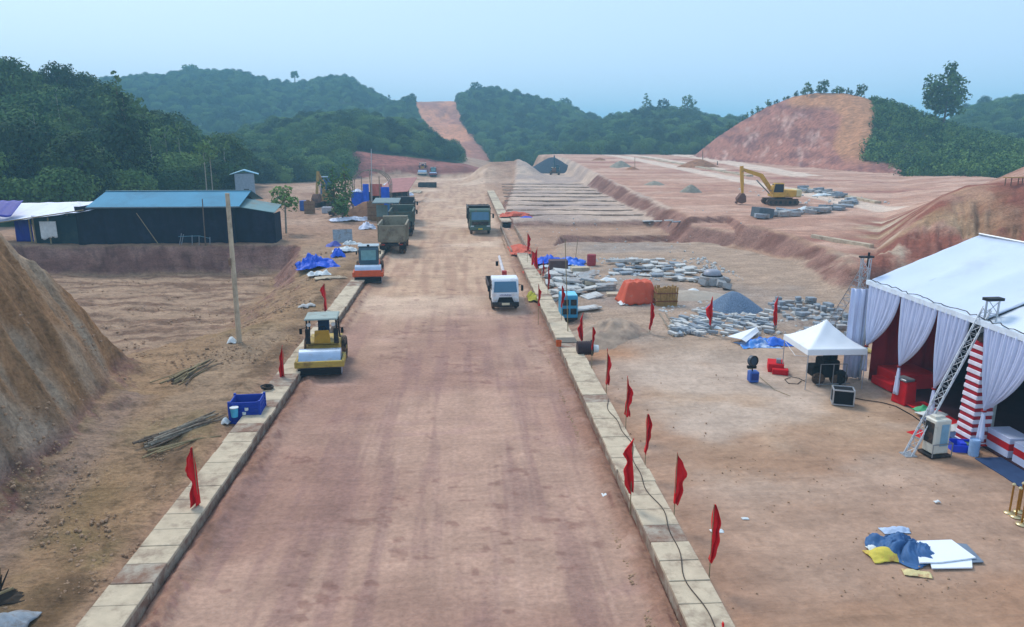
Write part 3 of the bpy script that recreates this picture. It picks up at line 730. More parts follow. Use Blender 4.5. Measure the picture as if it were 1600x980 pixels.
ot = b.build('trench_wall', 'concrete_side', bevel=.02); tag(ot, 'pair of low concrete walls of the open trench between the two culvert sections', 'trench')
crumple('red_netting', mat('net_red', '#c4604a', .9, 0, .2, 4), (5.35, 71.5, .25), 2.0, 5.5, .5, 4, label='crumpled orange-red netting stuffed in the open trench before the culvert', cat='netting')
b = MB()
for i in range(9): b.box((0, i*.11, 0), (1.02, .07, .05))
o = b.build('grating', mat('grate', '#827a6e', .9), loc=(5.36, 13+27*.9+.02, .44), bevel=.005); tag(o, 'grey slatted grating set in the lid row of the right culvert', 'grating')
# cable along right culvert
pts = []
for i in range(60):
    t = i/59; y = 13.5+15*t; pts.append((5.35+.42*t+.10*math.sin(y*1.1)+.06*math.sin(y*2.7), y, .475))
o = MB().tube(pts, .014, 5).build('cable', mat('cable_brown', '#4a4038', .8)); tag(o, 'dark power cable winding along the lids of the right culvert', 'cable')
# ---------------------------------------------------------------- vehicles (fronts face -Y)
def wheel(parent, x, y, r, w, tyre='rubber', rim='steel_dark', dual=False):
    for k in ((0, -w*1.05) if dual else (0,)):
        xx = x+k*(1 if x > 0 else -1); mb = MB(); p = []
        prof = [(r*.58, -w/2), (r*.9, -w/2), (r, -w*.36), (r, w*.36), (r*.9, w/2), (r*.58, w/2)]
        n = 18; vs = []
        for i in range(n):
            t = 2*math.pi*i/n
            for q, z in prof: vs.append((xx+z, y+q*math.cos(t), r+q*math.sin(t)))
        kk = len(prof); fs = [(i*kk+j, ((i+1) % n)*kk+j, ((i+1) % n)*kk+j+1, i*kk+j+1) for i in range(n) for j in range(kk-1)]
        mb.add(vs, fs); wh = mb.build('wheel', tyre, parent, smooth=False)
        mb = MB(); mb.cyl((xx-w*.38, y, r), (xx+w*.38, y, r), r*.6, n=14); s = 1 if x > 0 else -1
        mb.cyl((xx+s*w*.36, y, r), (xx+s*w*.5, y, r), r*.2, n=8); mb.build('rim', rim, wh)
def dump_truck(name, label, loc, rz, cabm, bedm, load=False, tg=None, raise_=0.):
    e = empty(name, loc, rz, label, 'dump truck')
    MB().box((0, 3.6, .95), (.9, 6.6, .28)).box((0, 4, .7), (.5, 2, .3)).build('chassis', 'steel_dark', e)
    c = MB(); c.prism([(0, .75), (-.05, 1.6), (.16, 2.75), (.4, 2.92), (1.75, 2.92), (1.85, 1.2), (1.85, .75)], -1.2, 1.2, 'yz')
    c.build('cab', cabm, e, bevel=.05)
    g = MB(); g.quad((-1.02, -.05, 1.68), (1.02, -.05, 1.68), (.98, .10, 2.58), (-.98, .10, 2.58)); g.build('windscreen', 'glass_blue' if load else 'glass_dark', e, solid=.04)
    for s in (-1, 1):
        MB().quad((s*1.215, .3, 1.75), (s*1.215, 1.35, 1.75), (s*1.2, 1.3, 2.55), (s*1.2, .42, 2.55)).build('side_window', 'glass_dark', e, solid=.02)
        m_ = MB(); m_.cyl((s*1.2, .15, 2.4), (s*1.5, -.05, 2.4), .025).box((s*1.5, -.05, 2.15), (.2, .08, .5)); m_.build('mirror', 'black', e)
        MB().box((s*.92, -.09, .95), (.36, .06, .2)).build('headlight', mat('lamp_glass', '#c9ccc8', .2), e, bevel=.02)
    MB().box((0, -.08, 1.32), (1.9, .06, .4)).build('grille', 'steel_dark', e, bevel=.02)
    MB().box((0, -.1, .72), (2.42, .3, .42)).build('bumper', cabm, e, bevel=.05)
    MB().box((0, -.27, .68), (.5, .02, .16)).build('number_plate', mat('plate_yellow', '#c8b24a', .6), e)
    d = MB(); W = 1.25; y0, y1, z0, z1 = 2.1, 7.2, 1.25, 2.85
    rot = Matrix.Rotation(raise_, 4, 'X')
    d.box((0, (y0+y1)/2, z0), (2.3, y1-y0, .12))
    for s in (-1, 1):
        d.box((s*W, (y0+y1)/2, (z0+z1)/2), (.08, y1-y0, z1-z0))
        for k in range(6): d.box((s*(W+.07), y0+.3+k*.9, (z0+z1)/2), (.09, .12, z1-z0-.06))
        d.box((s*(W+.06), (y0+y1)/2, z1), (.16, y1-y0, .12))
    d.box((0, y0, (z0+z1)/2+.15), (2.5, .08, z1-z0+.4)); d.box((0, y0-.3, z1+.32), (2.5, .62, .07))
    bd = d.build('dump_bed', bedm, e, bevel=.012)
    tgm = MB(); tgm.box((0, y1+.04, (z0+z1)/2), (2.42, .08, z1-z0)); 
    for zz in (z0+.08, z1-.06): tgm.box((0, y1+.1, zz), (2.42, .08, .13))
    for xx in (-1.14, 1.14): tgm.box((xx, y1+.1, (z0+z1)/2), (.13, .08, z1-z0-.1))
    for xx in (-.48, -.16, .16, .48):       # four embossed letter plates on the tailgate
        tgm.box((xx, y1+.1, (z0+z1)/2+.1), (.2, .05, .5)).box((xx, y1+.13, (z0+z1)/2+.1), (.08, .05, .26))
    for zz in (.33, -.13): tgm.box((0, y1+.1, (z0+z1)/2+zz+.1), (1.5, .06, .06))
    tt = tgm.build('tailgate', bedm, e, bevel=.01)
    if load:
        crumple('load', mat('load_soil', '#4a3f3a', .95, 0, .3, 3), None, 2.35, 4.9, .55, 17, parent=e, box=1, fold=.7).location = (0, 4.65, 2.55)
    for s in (-1, 1):
        wheel(e, s*1.02, .95, .52, .3); 
        for yy in (4.75, 6.1): wheel(e, s*1.04, yy, .52, .28, dual=True)
        MB().box((s*1.0, 6.95, .75), (.5, .03, .45)).build('mudguard', 'black', e)
        MB().box((s*.85, 7.28, 1.02), (.3, .05, .12)).build('tail_lamp', mat('lamp_red', '#8e1f1c', .3), e)
    MB().box((0, 7.2, .98), (2.3, .1, .16)).build('rear_bumper', 'steel_dark', e)
    return e
mat('bed_beige', '#8d8672', .75, .1, .14, 2, '#6a5a48', .5, .2); mat('cab_green', '#3d5c50', .5, .1, .12, 3, '#6b5c4a', .4)
mat('bed_green', '#4c5a50', .7, .1, .2, 2, '#6a5a4a', .5); mat('bed_dark', '#3a3c3e', .7, .1, .2, 2, '#6a5a4a', .5); mat('cab_teal', '#6f8583', .5, .1, .12, 3, '#6b5c4a', .4)
def road_at(px, py): 
    x, y = G(px, py, 0.03); return (x, y, .02)
p = road_at(611, 399); dump_truck('dump_truck', 'beige dump truck seen from behind, parked behind the orange road roller', (p[0], p[1]+7.2, 0.03), math.pi, 'bed_beige', 'bed_beige')
bpy.context.view_layer.update()
def turned(e, px, py):                     # rear of the truck towards the camera, its tail at the given ground point
    x, y, z = road_at(px, py); e.rotation_euler = (0, 0, math.pi+.02); e.location = (x, y+7.3, .03)
turned([o for o in col.objects if o.name == 'dump_truck'][0], 611, 399)
t2 = dump_truck('dump_truck', 'grey-green dump truck farther up the kerb with its high body hidden behind the beige truck', (0, 0, 0), 0, 'cab_teal', 'bed_green'); turned(t2, 625, 371)
t3 = dump_truck('dump_truck', 'dark dump truck parked to the right of and beyond the grey-green one', (0, 0, 0), 0, 'cab_teal', 'bed_dark'); turned(t3, 629, 352)
p = road_at(750, 367); dump_truck('dump_truck', 'dark green loaded dump truck facing the camera beside the right culvert', (p[0]+.05, p[1]+.2, 0.03), .03, 'cab_green', 'bed_dark', load=True)
# roof canopy on a blue post behind the beige truck
p = road_at(618, 366); p = (-9.6, 93, zg(-9.6, 93))
e = empty('site_kiosk', p, 0, 'small stall with a dark pitched roof and bright blue post behind the parked dump trucks', 'stall')
MB().prism([(-1.9, 3.1), (-1.9, 3.22), (1.9, 3.5), (1.9, 3.38)], -1.6, 1.6, 'yz').build('roof', mat('roof_green_grey', '#6d7f80', .7), e)
MB().box((.35, -1.7, 1.55), (.22, .22, 3.1)).build('post', mat('post_blue', '#2f6d9c', .5), e)
MB().box((-1.4, 1.5, 1.55), (.15, .15, 3.1)).box((1.4, 1.5, 1.6), (.15, .15, 3.2)).build('post', 'bamboo', e)
MB().box((0, 1.4, 1.9), (3, .06, 1.5)).build('wall', mat('wall_grey_green', '#758a86', .8), e)
def roller(name, label, loc, rz, body, enclosed, drum='#9db0c4'):
    e = empty(name, loc, rz, label, 'road roller')
    dm = mat('drum_'+name, drum, .32, .55, .12, 2, '#a08a78', .3)
    mb = MB(); n = 40; mb.cyl((-1.03, .75, .77), (1.03, .75, .77), .77, n=n); d = mb.build('drum', dm, e, smooth=False)
    f = MB(); f.box((0, -.15, .86), (2.42, .2, .36)); f.box((0, 1.72, .86), (2.42, .16, .36))
    for s in (-1, 1): f.box((s*1.14, .78, .86), (.14, 2.0, .36)); f.box((s*1.1, .75, .72), (.06, .5, .5))
    f.build('frame', body, e, bevel=.03)
    MB().box((0, -.2, .45), (2.1, .06, .35)).build('scraper', 'black', e)
    MB().box((0, 2.05, .8), (.7, .8, .5)).build('articulation_joint', 'steel_dark', e)
    h = MB(); h.prism([(2.35, .8), (2.35, 1.35), (3.9, 1.45), (5.3, 1.35), (5.4, .8)], -.85, .85, 'yz'); h.build('engine_hood', body, e, bevel=.06)
    for s in (-1, 1): wheel(e, s*.88, 4.2, .72, .46, rim=body)
    if enclosed: MB().box((0, -.27, .98), (2.1, .08, .5)).build('front_panel', body, e, bevel=.03)
    if not enclosed:
        MB().box((0, 2.75, 1.5), (1.7, 1.2, .12)).build('platform', body, e, bevel=.02)
        MB().prism([(-.42, 1.5), (.42, 1.5), (.36, 2.28), (-.36, 2.28)], 2.1, 2.3, 'xz').build('console', mat('panel_yellow', '#b98a2c', .6, 0, .12, 3, '#7d6140', .4), e, bevel=.03)
        for s in (-1, 1):
            for yy in (2.2, 3.7): MB().cyl((s*.8, yy, 1.45), (s*.74, yy, 2.95), .045).build('canopy_post', 'steel_dark', e)
            MB().box((s*.72, 2.15, 1.95), (.25, .05, .9)).build('side_guard', 'steel_dark', e)
            MB().cyl((s*.62, 2.0, 2.7), (s*.62, 1.9, 2.7), .11, n=10).build('work_lamp', mat('lamp_glass', '#c9ccc8', .2), e)
            mm = MB(); mm.cyl((s*.78, 2.15, 2.5), (s*1.03, 2.05, 2.45), .02).box((s*1.05, 2.05, 2.3), (.14, .05, .34)); mm.build('mirror', 'black', e)
        s_ = MB(); s_.box((0, 3.2, 1.85), (.55, .55, .16)).box((0, 3.5, 2.3), (.6, .14, .9)); s_.build('seat', mat('seat_blue', '#28415f', .7), e, bevel=.05)
        MB().ring((0, 2.55, 2.3), (0, -.6, 1), .2, .025, 16, 6).cyl((0, 2.55, 2.3), (0, 2.35, 1.7), .03).build('steering_wheel', 'black', e)
        MB().box((0, 2.9, 3.02), (1.72, 2.1, .1), taper=(.95, .95)).build('canopy', mat('canopy_grey', '#93a098', .6, 0, .12, 2, '#7a6d60', .35), e, bevel=.03)
    else:
        MB().prism([(2.1, 1.35), (2.0, 2.6), (2.15, 2.85), (3.5, 2.85), (3.55, 1.35)], -.78, .78, 'yz').build('cab', mat('cab_slate', '#3b5664', .5), e, bevel=.05)
        MB().quad((-.6, 2.05, 1.75), (.6, 2.05, 1.75), (.6, 1.97, 2.6), (-.6, 1.97, 2.6)).build('windscreen', mat('glass_teal', '#6fa0a4', .15), e, solid=.04)
        for s in (-1, 1): MB().quad((s*.8, 2.3, 1.75), (s*.8, 3.3, 1.75), (s*.8, 3.3, 2.6), (s*.8, 2.25, 2.6)).build('side_window', 'glass_dark', e, solid=.02)
        MB().box((0, 2.85, 2.92), (1.7, 1.6, .08)).build('cab_roof', mat('roof_pale', '#9aaab0', .5), e, bevel=.02)
        MB().box((0, 2.1, 2.98), (.2, .15, .15)).build('beacon', 'black', e)
        for s in (-1, 1): MB().box((s*.95, 2.0, 2.4), (.12, .05, .3)).cyl((s*.78, 2.1, 2.5), (s*.95, 2.0, 2.5), .02).build('mirror', 'black', e)
    return e
mat('cat_yellow', '#b59a4a', .6, 0, .12, 2.5, '#6d563a', .5); mat('roller_orange', '#cf5a30', .6, 0, .1, 2.5, '#85583c', .35)
p = road_at(499, 594); e = roller('road_roller', 'yellow road roller with open grey canopy and pale steel drum facing the camera', (p[0], p[1]+.3, .03), .085, 'cat_yellow', False); e.scale = (.93, .76, .82)
p = road_at(575, 446); e = roller('road_roller', 'orange road roller with dark enclosed cab, in front of the beige dump truck', (p[0], p[1]+.3, .03), .07, 'roller_orange', True, '#a9adb4'); e.scale = (.96, .8, .93)
# white light truck with a crane
p = road_at(790, 486)
e = empty('light_truck', (p[0], p[1], .03), .03, 'white light truck facing the camera with dark flatbed and red-white crane arm', 'truck')
mat('truck_white', '#dfe3e6', .4, 0, .05, 2, '#b9a48e', .35)
MB().prism([(0, .55), (-.03, 1.15), (.28, 2.0), (.45, 2.1), (1.5, 2.1), (1.6, .8), (1.6, .55)], -.86, .86, 'yz').build('cab', 'truck_white', e, bevel=.05)
MB().quad((-.76, -.02, 1.24), (.76, -.02, 1.24), (.7, .22, 1.9), (-.7, .22, 1.9)).build('windscreen', 'glass_blue', e, solid=.03)
MB().prism([(-.55, .58), (.55, .58), (.42, .92), (-.42, .92)], -.07, -.02, 'xz').build('grille', 'black', e, bevel=.01)
MB().box((0, -.06, .45), (1.74, .2, .3)).build('bumper', 'steel_dark', e, bevel=.04)
MB().box((0, -.18, .5), (.5, .02, .15)).build('number_plate', mat('plate_cream', '#d9cfae', .6), e)
for s in (-1, 1):
    MB().box((s*.68, -.06, .78), (.24, .06, .2)).build('headlight', 'lamp_glass', e, bevel=.02)
    MB().quad((s*.875, .35, 1.3), (s*.875, 1.2, 1.3), (s*.865, 1.15, 1.9), (s*.865, .5, 1.9)).build('side_window', 'glass_dark', e, solid=.02)
    MB().cyl((s*.86, .2, 1.7), (s*1.08, .0, 1.7), .02).box((s*1.08, 0, 1.5), (.15, .06, .36)).build('mirror', 'black', e)
    wheel(e, s*.76, .85, .38, .22); wheel(e, s*.74, 3.6, .38, .2, dual=True)
MB().box((0, 2.7, .62), (.7, 4.4, .2)).build('chassis', 'steel_dark', e)
fb = MB(); fb.box((0, 3.45, .9), (1.95, 3.5, .1))
for s in (-1, 1): fb.box((s*.96, 3.45, 1.15), (.06, 3.5, .45))
fb.box((0, 1.72, 1.35), (1.95, .06, .9)).box((0, 5.2, 1.15), (1.95, .06, .45)); fb.build('flatbed', mat('bed_brown', '#4b4140', .8, 0, .2, 3), e, bevel=.01)
cr_ = MB().cyl((.1, 2.1, .95), (.1, 2.1, 2.1), .14).box((.1, 2.1, 2.1), (.3, .4, .35)).build('crane_column', mat('crane_red', '#a3312d', .6), e)
MB().cyl((.05, 2.3, 2.15), (-.05, 4.6, 2.85), .11, .09).build('crane_arm', mat('crane_white', '#cfc7c4', .6), e)
MB().box((-.25, 4.0, 2.45), (.18, .18, .3)).build('crane_hook', 'black', e)
def lettering(txt, size, m, loc, rot, parent, name='lettering', ext=.004, sx=1.):
    cu = bpy.data.curves.new(name, 'FONT'); cu.body = txt; cu.size = size; cu.extrude = ext; cu.align_x = 'CENTER'
    o = bpy.data.objects.new(name, cu); col.objects.link(o); dg = bpy.context.evaluated_depsgraph_get(); me = bpy.data.meshes.new_from_object(o.evaluated_get(dg))
    bpy.data.objects.remove(o); me.materials.clear(); me.materials.append(M[m]); o = bpy.data.objects.new(name, me); col.objects.link(o)
    o.parent = parent; o.location = loc; o.rotation_euler = rot; o.scale = (sx, 1, 1); return o
mat('ink_blue', '#26438a', .6)
lettering('HYUNDAI', .17, 'ink_blue', (0, -.055, 1.0), (R(90), 0, 0), e)
o = crumple('plastic_sheet', mat('sheet_lime', '#b5b03c', .7), (RKI-.25, p[1]+3.0, .16), .7, 1.6, .55, 8, label='yellow-green plastic sheet heaped against the culvert beside the white truck', cat='sheet')
# excavator
def excavator(name, label, loc, rz, body, boom_pts, dark='steel_dark', sc_=1., cabm='glass_dark'):
    """house faces -X; boom_pts in the x-z plane: foot, elbow, stick end, bucket tip"""
    e = empty(name, loc, rz, label, 'excavator'); e.scale = (sc_,)*3
    for s in (-1, 1):
        t = MB(); P = [(-1.9, .12), (-2.1, .45), (-1.85, .82), (1.85, .82), (2.1, .45), (1.9, .12), (1.6, .0), (-1.6, .0)]
        t.prism(P, s*1.15-.27, s*1.15+.27, 'xz')
        for i in range(22): t.box((-1.95+i*3.9/21, s*1.15, .84), (.1, .56, .05))
        t.build('track', mat('track_rust', '#5a463c', .9, 0, .25, 5), e, bevel=.02)
        for i in range(6): MB().cyl((-1.5+i*.6, s*1.43, .42), (-1.5+i*.6, s*1.46, .42), .2, n=10).build('track_roller', dark, e)
    MB().box((0, 0, .6), (1.8, 2.0, .4)).cyl((0, 0, .7), (0, 0, 1.05), .65, n=16).build('undercarriage', dark, e)
    h = MB(); h.prism([(-1.3, 1.05), (-1.3, 1.5), (-.2, 1.55), (-.1, 2.0), (1.9, 1.95), (2.2, 1.7), (2.25, 1.1)], -1.25, 1.25, 'xz'); h.build('house', body, e, bevel=.05)
    MB().box((1.95, 0, 1.55), (.8, 2.52, 1.0)).build('counterweight', mat('weight_cream', '#c9bd92', .6, 0, .1, 2), e, bevel=.12)
    MB().prism([(-1.35, 1.5), (-1.5, 2.1), (-1.15, 2.85), (.05, 2.85), (.1, 1.5)], -1.22, -.3, 'xz').build('cab', body, e, bevel=.04)
    c = MB(); c.quad((-1.25, -1.235, 1.7), (0, -1.235, 1.7), (-.02, -1.235, 2.72), (-1.08, -1.235, 2.72)); c.quad((-1.45, -1.1, 1.8), (-1.45, -.42, 1.8), (-1.2, -.42, 2.75), (-1.2, -1.1, 2.75)); c.build('window', cabm, e, solid=.05)
    a, b_, c_, d_ = [Vector((q[0], .1, q[1])) for q in boom_pts]
    def arm(p, q, w0, w1, name, m, wid=.36, bow=0.):
        d = (q-p); L = d.length; d.normalize(); n = Vector((-d.z, 0, d.x)); k = MB(); mid = (p+q)/2+n*bow
        for (u, v, x0, x1) in ((p, mid, w0, (w0+w1)*.62), (mid, q, (w0+w1)*.62, w1)):
            vs = []
            for pt, ww in ((u, x0), (v, x1)):
                for sy in (-1, 1):
                    for sn in (-1, 1): vs.append(pt+n*sn*ww/2+Vector((0, sy*wid/2, 0)))
            k.add(vs, [(0, 1, 3, 2), (4, 6, 7, 5), (0, 4, 5, 1), (2, 3, 7, 6), (0, 2, 6, 4), (1, 5, 7, 3)])
        return k.build(name, m, e)
    up = 1 if boom_pts[1][1] > 0 else -1
    arm(a, b_, .5, .38, 'boom', body, bow=-.85 if b_.x < a.x else .5)
    arm(b_+Vector((.1, 0, .35)), c_, .42, .26, 'stick', body, .3)
    MB().cyl((a.x-.3, .35, 1.3), ((a.x*.5+b_.x*.5), .35, (a.z+b_.z)/2+.1), .08).build('hydraulic_cylinder', 'steel_grey', e)
    MB().cyl(b_+Vector((.1, 0, .3)), (b_*.35+c_*.65)+Vector((.28, 0, 0)), .06).build('hydraulic_cylinder', 'steel_grey', e)
    bk = MB(); x, z = c_.x, c_.z
    P = [(x-.25, z+.1), (x-.75, z-.55), (x-.6, z-1.05), (x-.1, z-1.2), (x+.45, z-.95), (x+.35, z-.2), (x+.1, z+.15)]
    bk.prism(P, -.5, .7, 'xz')
    for i in range(4): bk.box((x-.72, -.35+i*.3, z-1.1), (.12, .12, .28))
    bk.build('bucket', mat('bucket_rust', '#6f5246', .8, .2, .25, 4), e, bevel=.04)
    return e
q = at(1222, 321); excavator('excavator', 'yellow tracked excavator with its arm bent down to the ground on the upper plateau', (q.x, q.y+.8, q.z), -.12, mat('exc_yellow', '#c79a3e', .6, 0, .12, 1.5, '#7d6140', .35), [(-.9, 1.5), (-5.3, 4.6), (-4.85, 1.35), (0, 0)])
q = at(493, 326); excavator('excavator', 'old yellow excavator with arm folded upright, near the green trees on the left', (q.x+1.6, q.y+2, q.z), R(70), mat('exc_old', '#a98a4c', .7, 0, .15, 1.5, '#6d5340', .5), [(-.9, 1.5), (-2.3, 5.4), (-3.0, 2.2), (0, 0)])
q = at(867, 273); excavator('excavator', 'small dark excavator working in front of the black gravel heap far up the site', (q.x, q.y, q.z), R(80), mat('exc_dark', '#31505c', .6), [(-.9, 1.5), (-2.6, 5.2), (-3.4, 2.0), (0, 0)], sc_=.95)
p = road_at(660, 277); e = roller('road_roller', 'tiny far-off white roller with green canopy at the end of the road', (p[0], p[1], .1), 0, mat('pale_body', '#c9bfae', .6), False, '#b8b0a6'); e.scale = (1.15, 1.15, 1.25)
p = road_at(677, 277); e = roller('road_roller', 'tiny far-off dark red roller beside the white one at the end of the road', (p[0], p[1]-1, .1), .0, mat('dark_red_body', '#7c3a34', .6), True, '#6b5c58'); e.scale = (.95, .95, .9)
# ---------------------------------------------------------------- red flags on poles
def flag(px, pyb, pyt, pyf, wpx, label, side, seed, base=None, lean=(0, 0)):
    """pole foot, pole top and lower end of the cloth as rows of the photograph fix real heights"""
    q = Vector(base) if base else at(px, pyb)
    zc = q.y*math.cos(YAW)*math.cos(PITCH)+(CH-q.z)*math.sin(PITCH)+q.x*math.sin(YAW)
    k = zc/1150/math.cos(PITCH)*1.0
    Hh = (pyb-pyt)*k; L = (pyf-pyt)*k; W = wpx*k
    e = empty('red_flag', q, 0, label, 'flag', 'red flags on bamboo poles')
    tip = Vector((lean[0]*k, lean[1], Hh))
    MB().cyl((0, 0, -.3), tip, .017, .012, 6).build('pole', 'bamboo', e)
    g = random.Random(seed); ph = g.random()*6; nr, nc = 22, 9; vs = []
    mx = g.uniform(.22, .5); tw = g.uniform(.25, .6); W *= .85; am = g.uniform(.7, 1.3)
    for j in range(nr):
        t = j/(nr-1)
        w = W*(max(0, t/mx)**.8 if t < mx else 1-(1-tw)*((t-mx)/(1-mx))**.8); w *= 1+.22*math.sin(t*9+ph)+.12*math.sin(t*21+ph*2); w = max(w, .01)
        sh = .04*math.sin(t*4+ph)
        c = tip*(1-min(t, .99)*L/Hh)
        for i in range(nc):
            u = i/(nc-1); y = am*(.12*math.sin(u*8+ph+t*4)*min(1, t*3)+.05*math.sin(u*17+t*7))
            vs.append((c.x+side*(u*w)+sh*u-(0 if t < mx else side*W*.25*(t-mx)), y, Hh-L*t-(.12*u*W if t > .03 else 0)))
    fs = [(j*nc+i, j*nc+i+1, (j+1)*nc+i+1, (j+1)*nc+i) for j in range(nr-1) for i in range(nc-1)]
    MB().add(vs, fs).build('flag_cloth', 'flag_red', e, smooth=True, solid=.006)
    return e
ktop = .46
F = [ (1107,917,780,874,15,'red flag standing alone nearest the viewer on the right, narrow, beyond the culvert edge',1,1),
 (1052,826,702,783,19,'red flag right of the culvert, second nearest, cloth bulging right at the top',1,2),
 (1007,745,644,706,10,'slim red flag outside the right culvert between the wide flag and the bulging one',1,3),
 (985,790,681,768,20,'widest red flag, standing on the right culvert lids with its cloth pointing left',-1,4),
 (977,685,586,649,12,'red flag with broad cloth just beyond the wide culvert flag',1,5),
 (947,622,544,600,8,'limp red flag between the grating and the brown drum on the right',1,6),
 (924,590,511,546,6,'small red flag on a long thin pole right of the brown drum',1,7),
 (909,556,489,532,9,'small red flag directly behind the white end of the brown drum',-1,8),
 (877,512,447,480,8,'red flag hanging in front of the teal generator',1,9),
 (841,500,444,478,6,'red flag standing on the right culvert beside the white truck',1,10),
 (856,470,417,452,5,'red flag among the grey slabs behind the teal generator',1,11),
 (848,452,408,432,4,'thin red flag between the slab heap and the culvert',1,12),
 (839,440,388,420,7,'red flag in front of the blue tarp behind the slab heap',-1,13),
 (824,418,366,392,6,'farthest red flag near the open trench',1,14),
 (831,424,392,414,5,'short red flag beside the farthest one near the open trench',1,15),
 (1015,522,472,515,9,'red flag in front of the orange tarp and the bamboo bale',1,16),
 (1110,523,464,508,8,'red flag in front of the blue-grey gravel heap',-1,17),
 (1211,518,464,508,8,'red flag standing over the blue and white tarp',-1,18),
 (1122,1004,960,1002,9,'red flag whose tip just enters the bottom edge of the photo at right',1,19),
 (313,812,694,785,20,'largest red flag at left, hanging over the left culvert',-1,20),
 (445,600,536,597,9,'red flag beside the yellow roller at the left culvert',-1,21),
 (510,492,441,483,9,'red flag behind the yellow roller, beside the left culvert',-1,22)]
for (px, b_, t_, f_, w_, lab, sd, seed) in F:
    base = None
    if px in (985, 841): x, y = G(px, b_, ktop); base = (x, y, ktop)
    elif px == 313: x, y = G(px, b_, 0); base = (x, y, .0)
    elif px in (445, 510): x, y = G(px, b_, 0.1); base = (x, y, .0)
    elif px == 1122: x, y = G(px, 1090, 0); base = (x, y, 0); b_ = 1090
    flag(px, b_, t_, f_, w_, lab, sd, seed, base)
def rod(name, px0, py0, px1, py1, label, cat, r=.025, m='bamboo', base=None):
    q = Vector(base) if base else at(px0, py0); x, y, z = DP(px1, py1, math.hypot(q.x, q.y))
    o = MB().cyl((0, 0, -.2), (x-q.x, y-q.y, z-q.z), r, r*.7, 7).build(name, m); o.location = q; return tag(o, label, cat)
rod('bamboo_pole', 888, 530, 883, 374, 'long thin bamboo pole rising past the teal generator', 'pole', .03)
rod('bamboo_pole', 899, 404, 903, 372, 'short slanting bamboo pole behind the blue tarps', 'pole', .03)
# ---------------------------------------------------------------- left: long netted shed and its neighbours
def cloth_wall(name, m, x0, x1, y, z0, z1, parent, seed, amp=.06, z1b=None, nx=70, nz=14, hem=.0):
    def fn(u, v):
        xx = x0+(x1-x0)*u; zt = z1+(0 if z1b is None else (z1b-z1)*u)
        s = amp*math.sin(u*(x1-x0)*2.1+seed)+amp*.7*math.sin(u*(x1-x0)*5.3+v*3+seed*2)+amp*1.5*(float(fbm(np.array([u*9+seed]), np.array([v*2.5]), seed, 3)[0])-.5)
        return (xx, y+s*(1-.6*abs(v-.5)), z0+(zt-z0)*v-(hem*math.sin(u*17+seed) if v == 0 else 0))
    return grid(fn, nx, nz, name, m, parent)
YS = 79.5
xs0, _ = G(118, 383); xs0 = DP(118, 383, 0+math.hypot(-41, YS))[0]
def X_at(px, y): 
    x, yy, up = ray(px, 300); return x/yy*y
def Z_at(px, py, y):
    x, yy, up = ray(px, py); return CH+up/yy*y
mat('net_navy', '#15172a', .9, 0, .25, 1.2, '#25263a', .3); mat('roof_teal', '#3c88a6', .6, .0, .07, .5, '#34748e', .4)
gz = zg(-30, YS+1); xa, xb = X_at(112, YS), X_at(362, YS); ze = Z_at(250, 322, YS)
e = empty('shed', (0, 0, 0), 0, 'long shed with teal metal roof and dark navy netting walls above the dug pit', 'shed')
cloth_wall('netting_wall', 'net_navy', xa, xb, YS, gz-.3, ze, e, 3, .11)
MB().box((xa+.1, YS+4, (gz+ze)/2-.1), (.1, 8, ze-gz)).box(((xa+xb)/2, YS+8, (gz+ze)/2-.1), (xb-xa, .1, ze-gz)).box((xb-.1, YS+4, (gz+ze)/2-.1), (.1, 8, ze-gz)).build('back_wall', 'net_navy', e)
zr = Z_at(250, 298, YS+5.2); ov = .9
rf = MB()
xl, xr = X_at(131, YS-.6), X_at(372, YS-.6)
def corr(y0, z0, y1, z1, xl, xr, n):      # corrugated sheet
    vs = []; fs = []
    for i in range(n*2+1):
        x = xl+(xr-xl)*i/(2*n); b_ = .035 if i % 2 else 0
        vs += [(x, y0, z0+b_), (x, y1, z1+b_)]
    for i in range(n*2): fs.append((2*i, 2*i+2, 2*i+3, 2*i+1))
    return vs, fs
v, f = corr(YS-.7, ze-.05, YS+4.2, zr, xl, xr, 90); rf.add(v, f)
rf.build('roof', 'roof_teal', e, solid=.03)
rf = MB(); v, f = corr(YS+4.2, zr, YS+9, ze-.05, xl, xr, 90); rf.add(v, f); rf.build('roof', 'roof_teal', e, solid=.03)
MB().box(((xl+xr)/2, YS+4.2, zr+.06), (xr-xl+.1, .4, .05)).build('ridge_cap', mat('ridge_teal', '#3f7382', .5), e)
MB().box(((xl+xr)/2, YS-.72, ze-.08), (xr-xl, .05, .12)).build('fascia', mat('fascia_grey', '#68767c', .6), e)
MB().prism([(YS, ze-.1), (YS+8.4, ze-.1), (YS+4.2, zr-.1)], xb-.2, xb-.05, 'yz').prism([(YS, ze-.1), (YS+8.4, ze-.1), (YS+4.2, zr-.1)], xa+1.3, xa+1.4, 'yz').build('gable', 'net_navy', e)
# annex right
e = empty('lean_to_shed', (0, 0, 0), 0, 'smaller netted shed with a low grey-teal roof at the right end of the long shed', 'shed')
xc, xd = X_at(364, YS+.4), X_at(425, YS+.4); z1, z2 = Z_at(364, 322, YS), Z_at(433, 333, YS)
cloth_wall('netting_wall', 'net_navy', xc, xd, YS+.4, gz-.3, z1, e, 6, z1b=z2, nx=30)
MB().box((xd, YS+1.75, (gz+z2)/2-.1), (.1, 2.7, z2-gz)).build('side_wall', 'net_navy', e)
MB().add([(xc-.2, YS, z1+.02), (xd+.2, YS, z2+.03), (xd+.2, YS+3.2, z2+.6), (xc, YS+3.2, z1+.6)], [(0, 1, 2, 3)]).build('roof', mat('roof_greyteal', '#5f8488', .6, 0, .1, 1, '#6b6f68', .4), e, solid=.06)
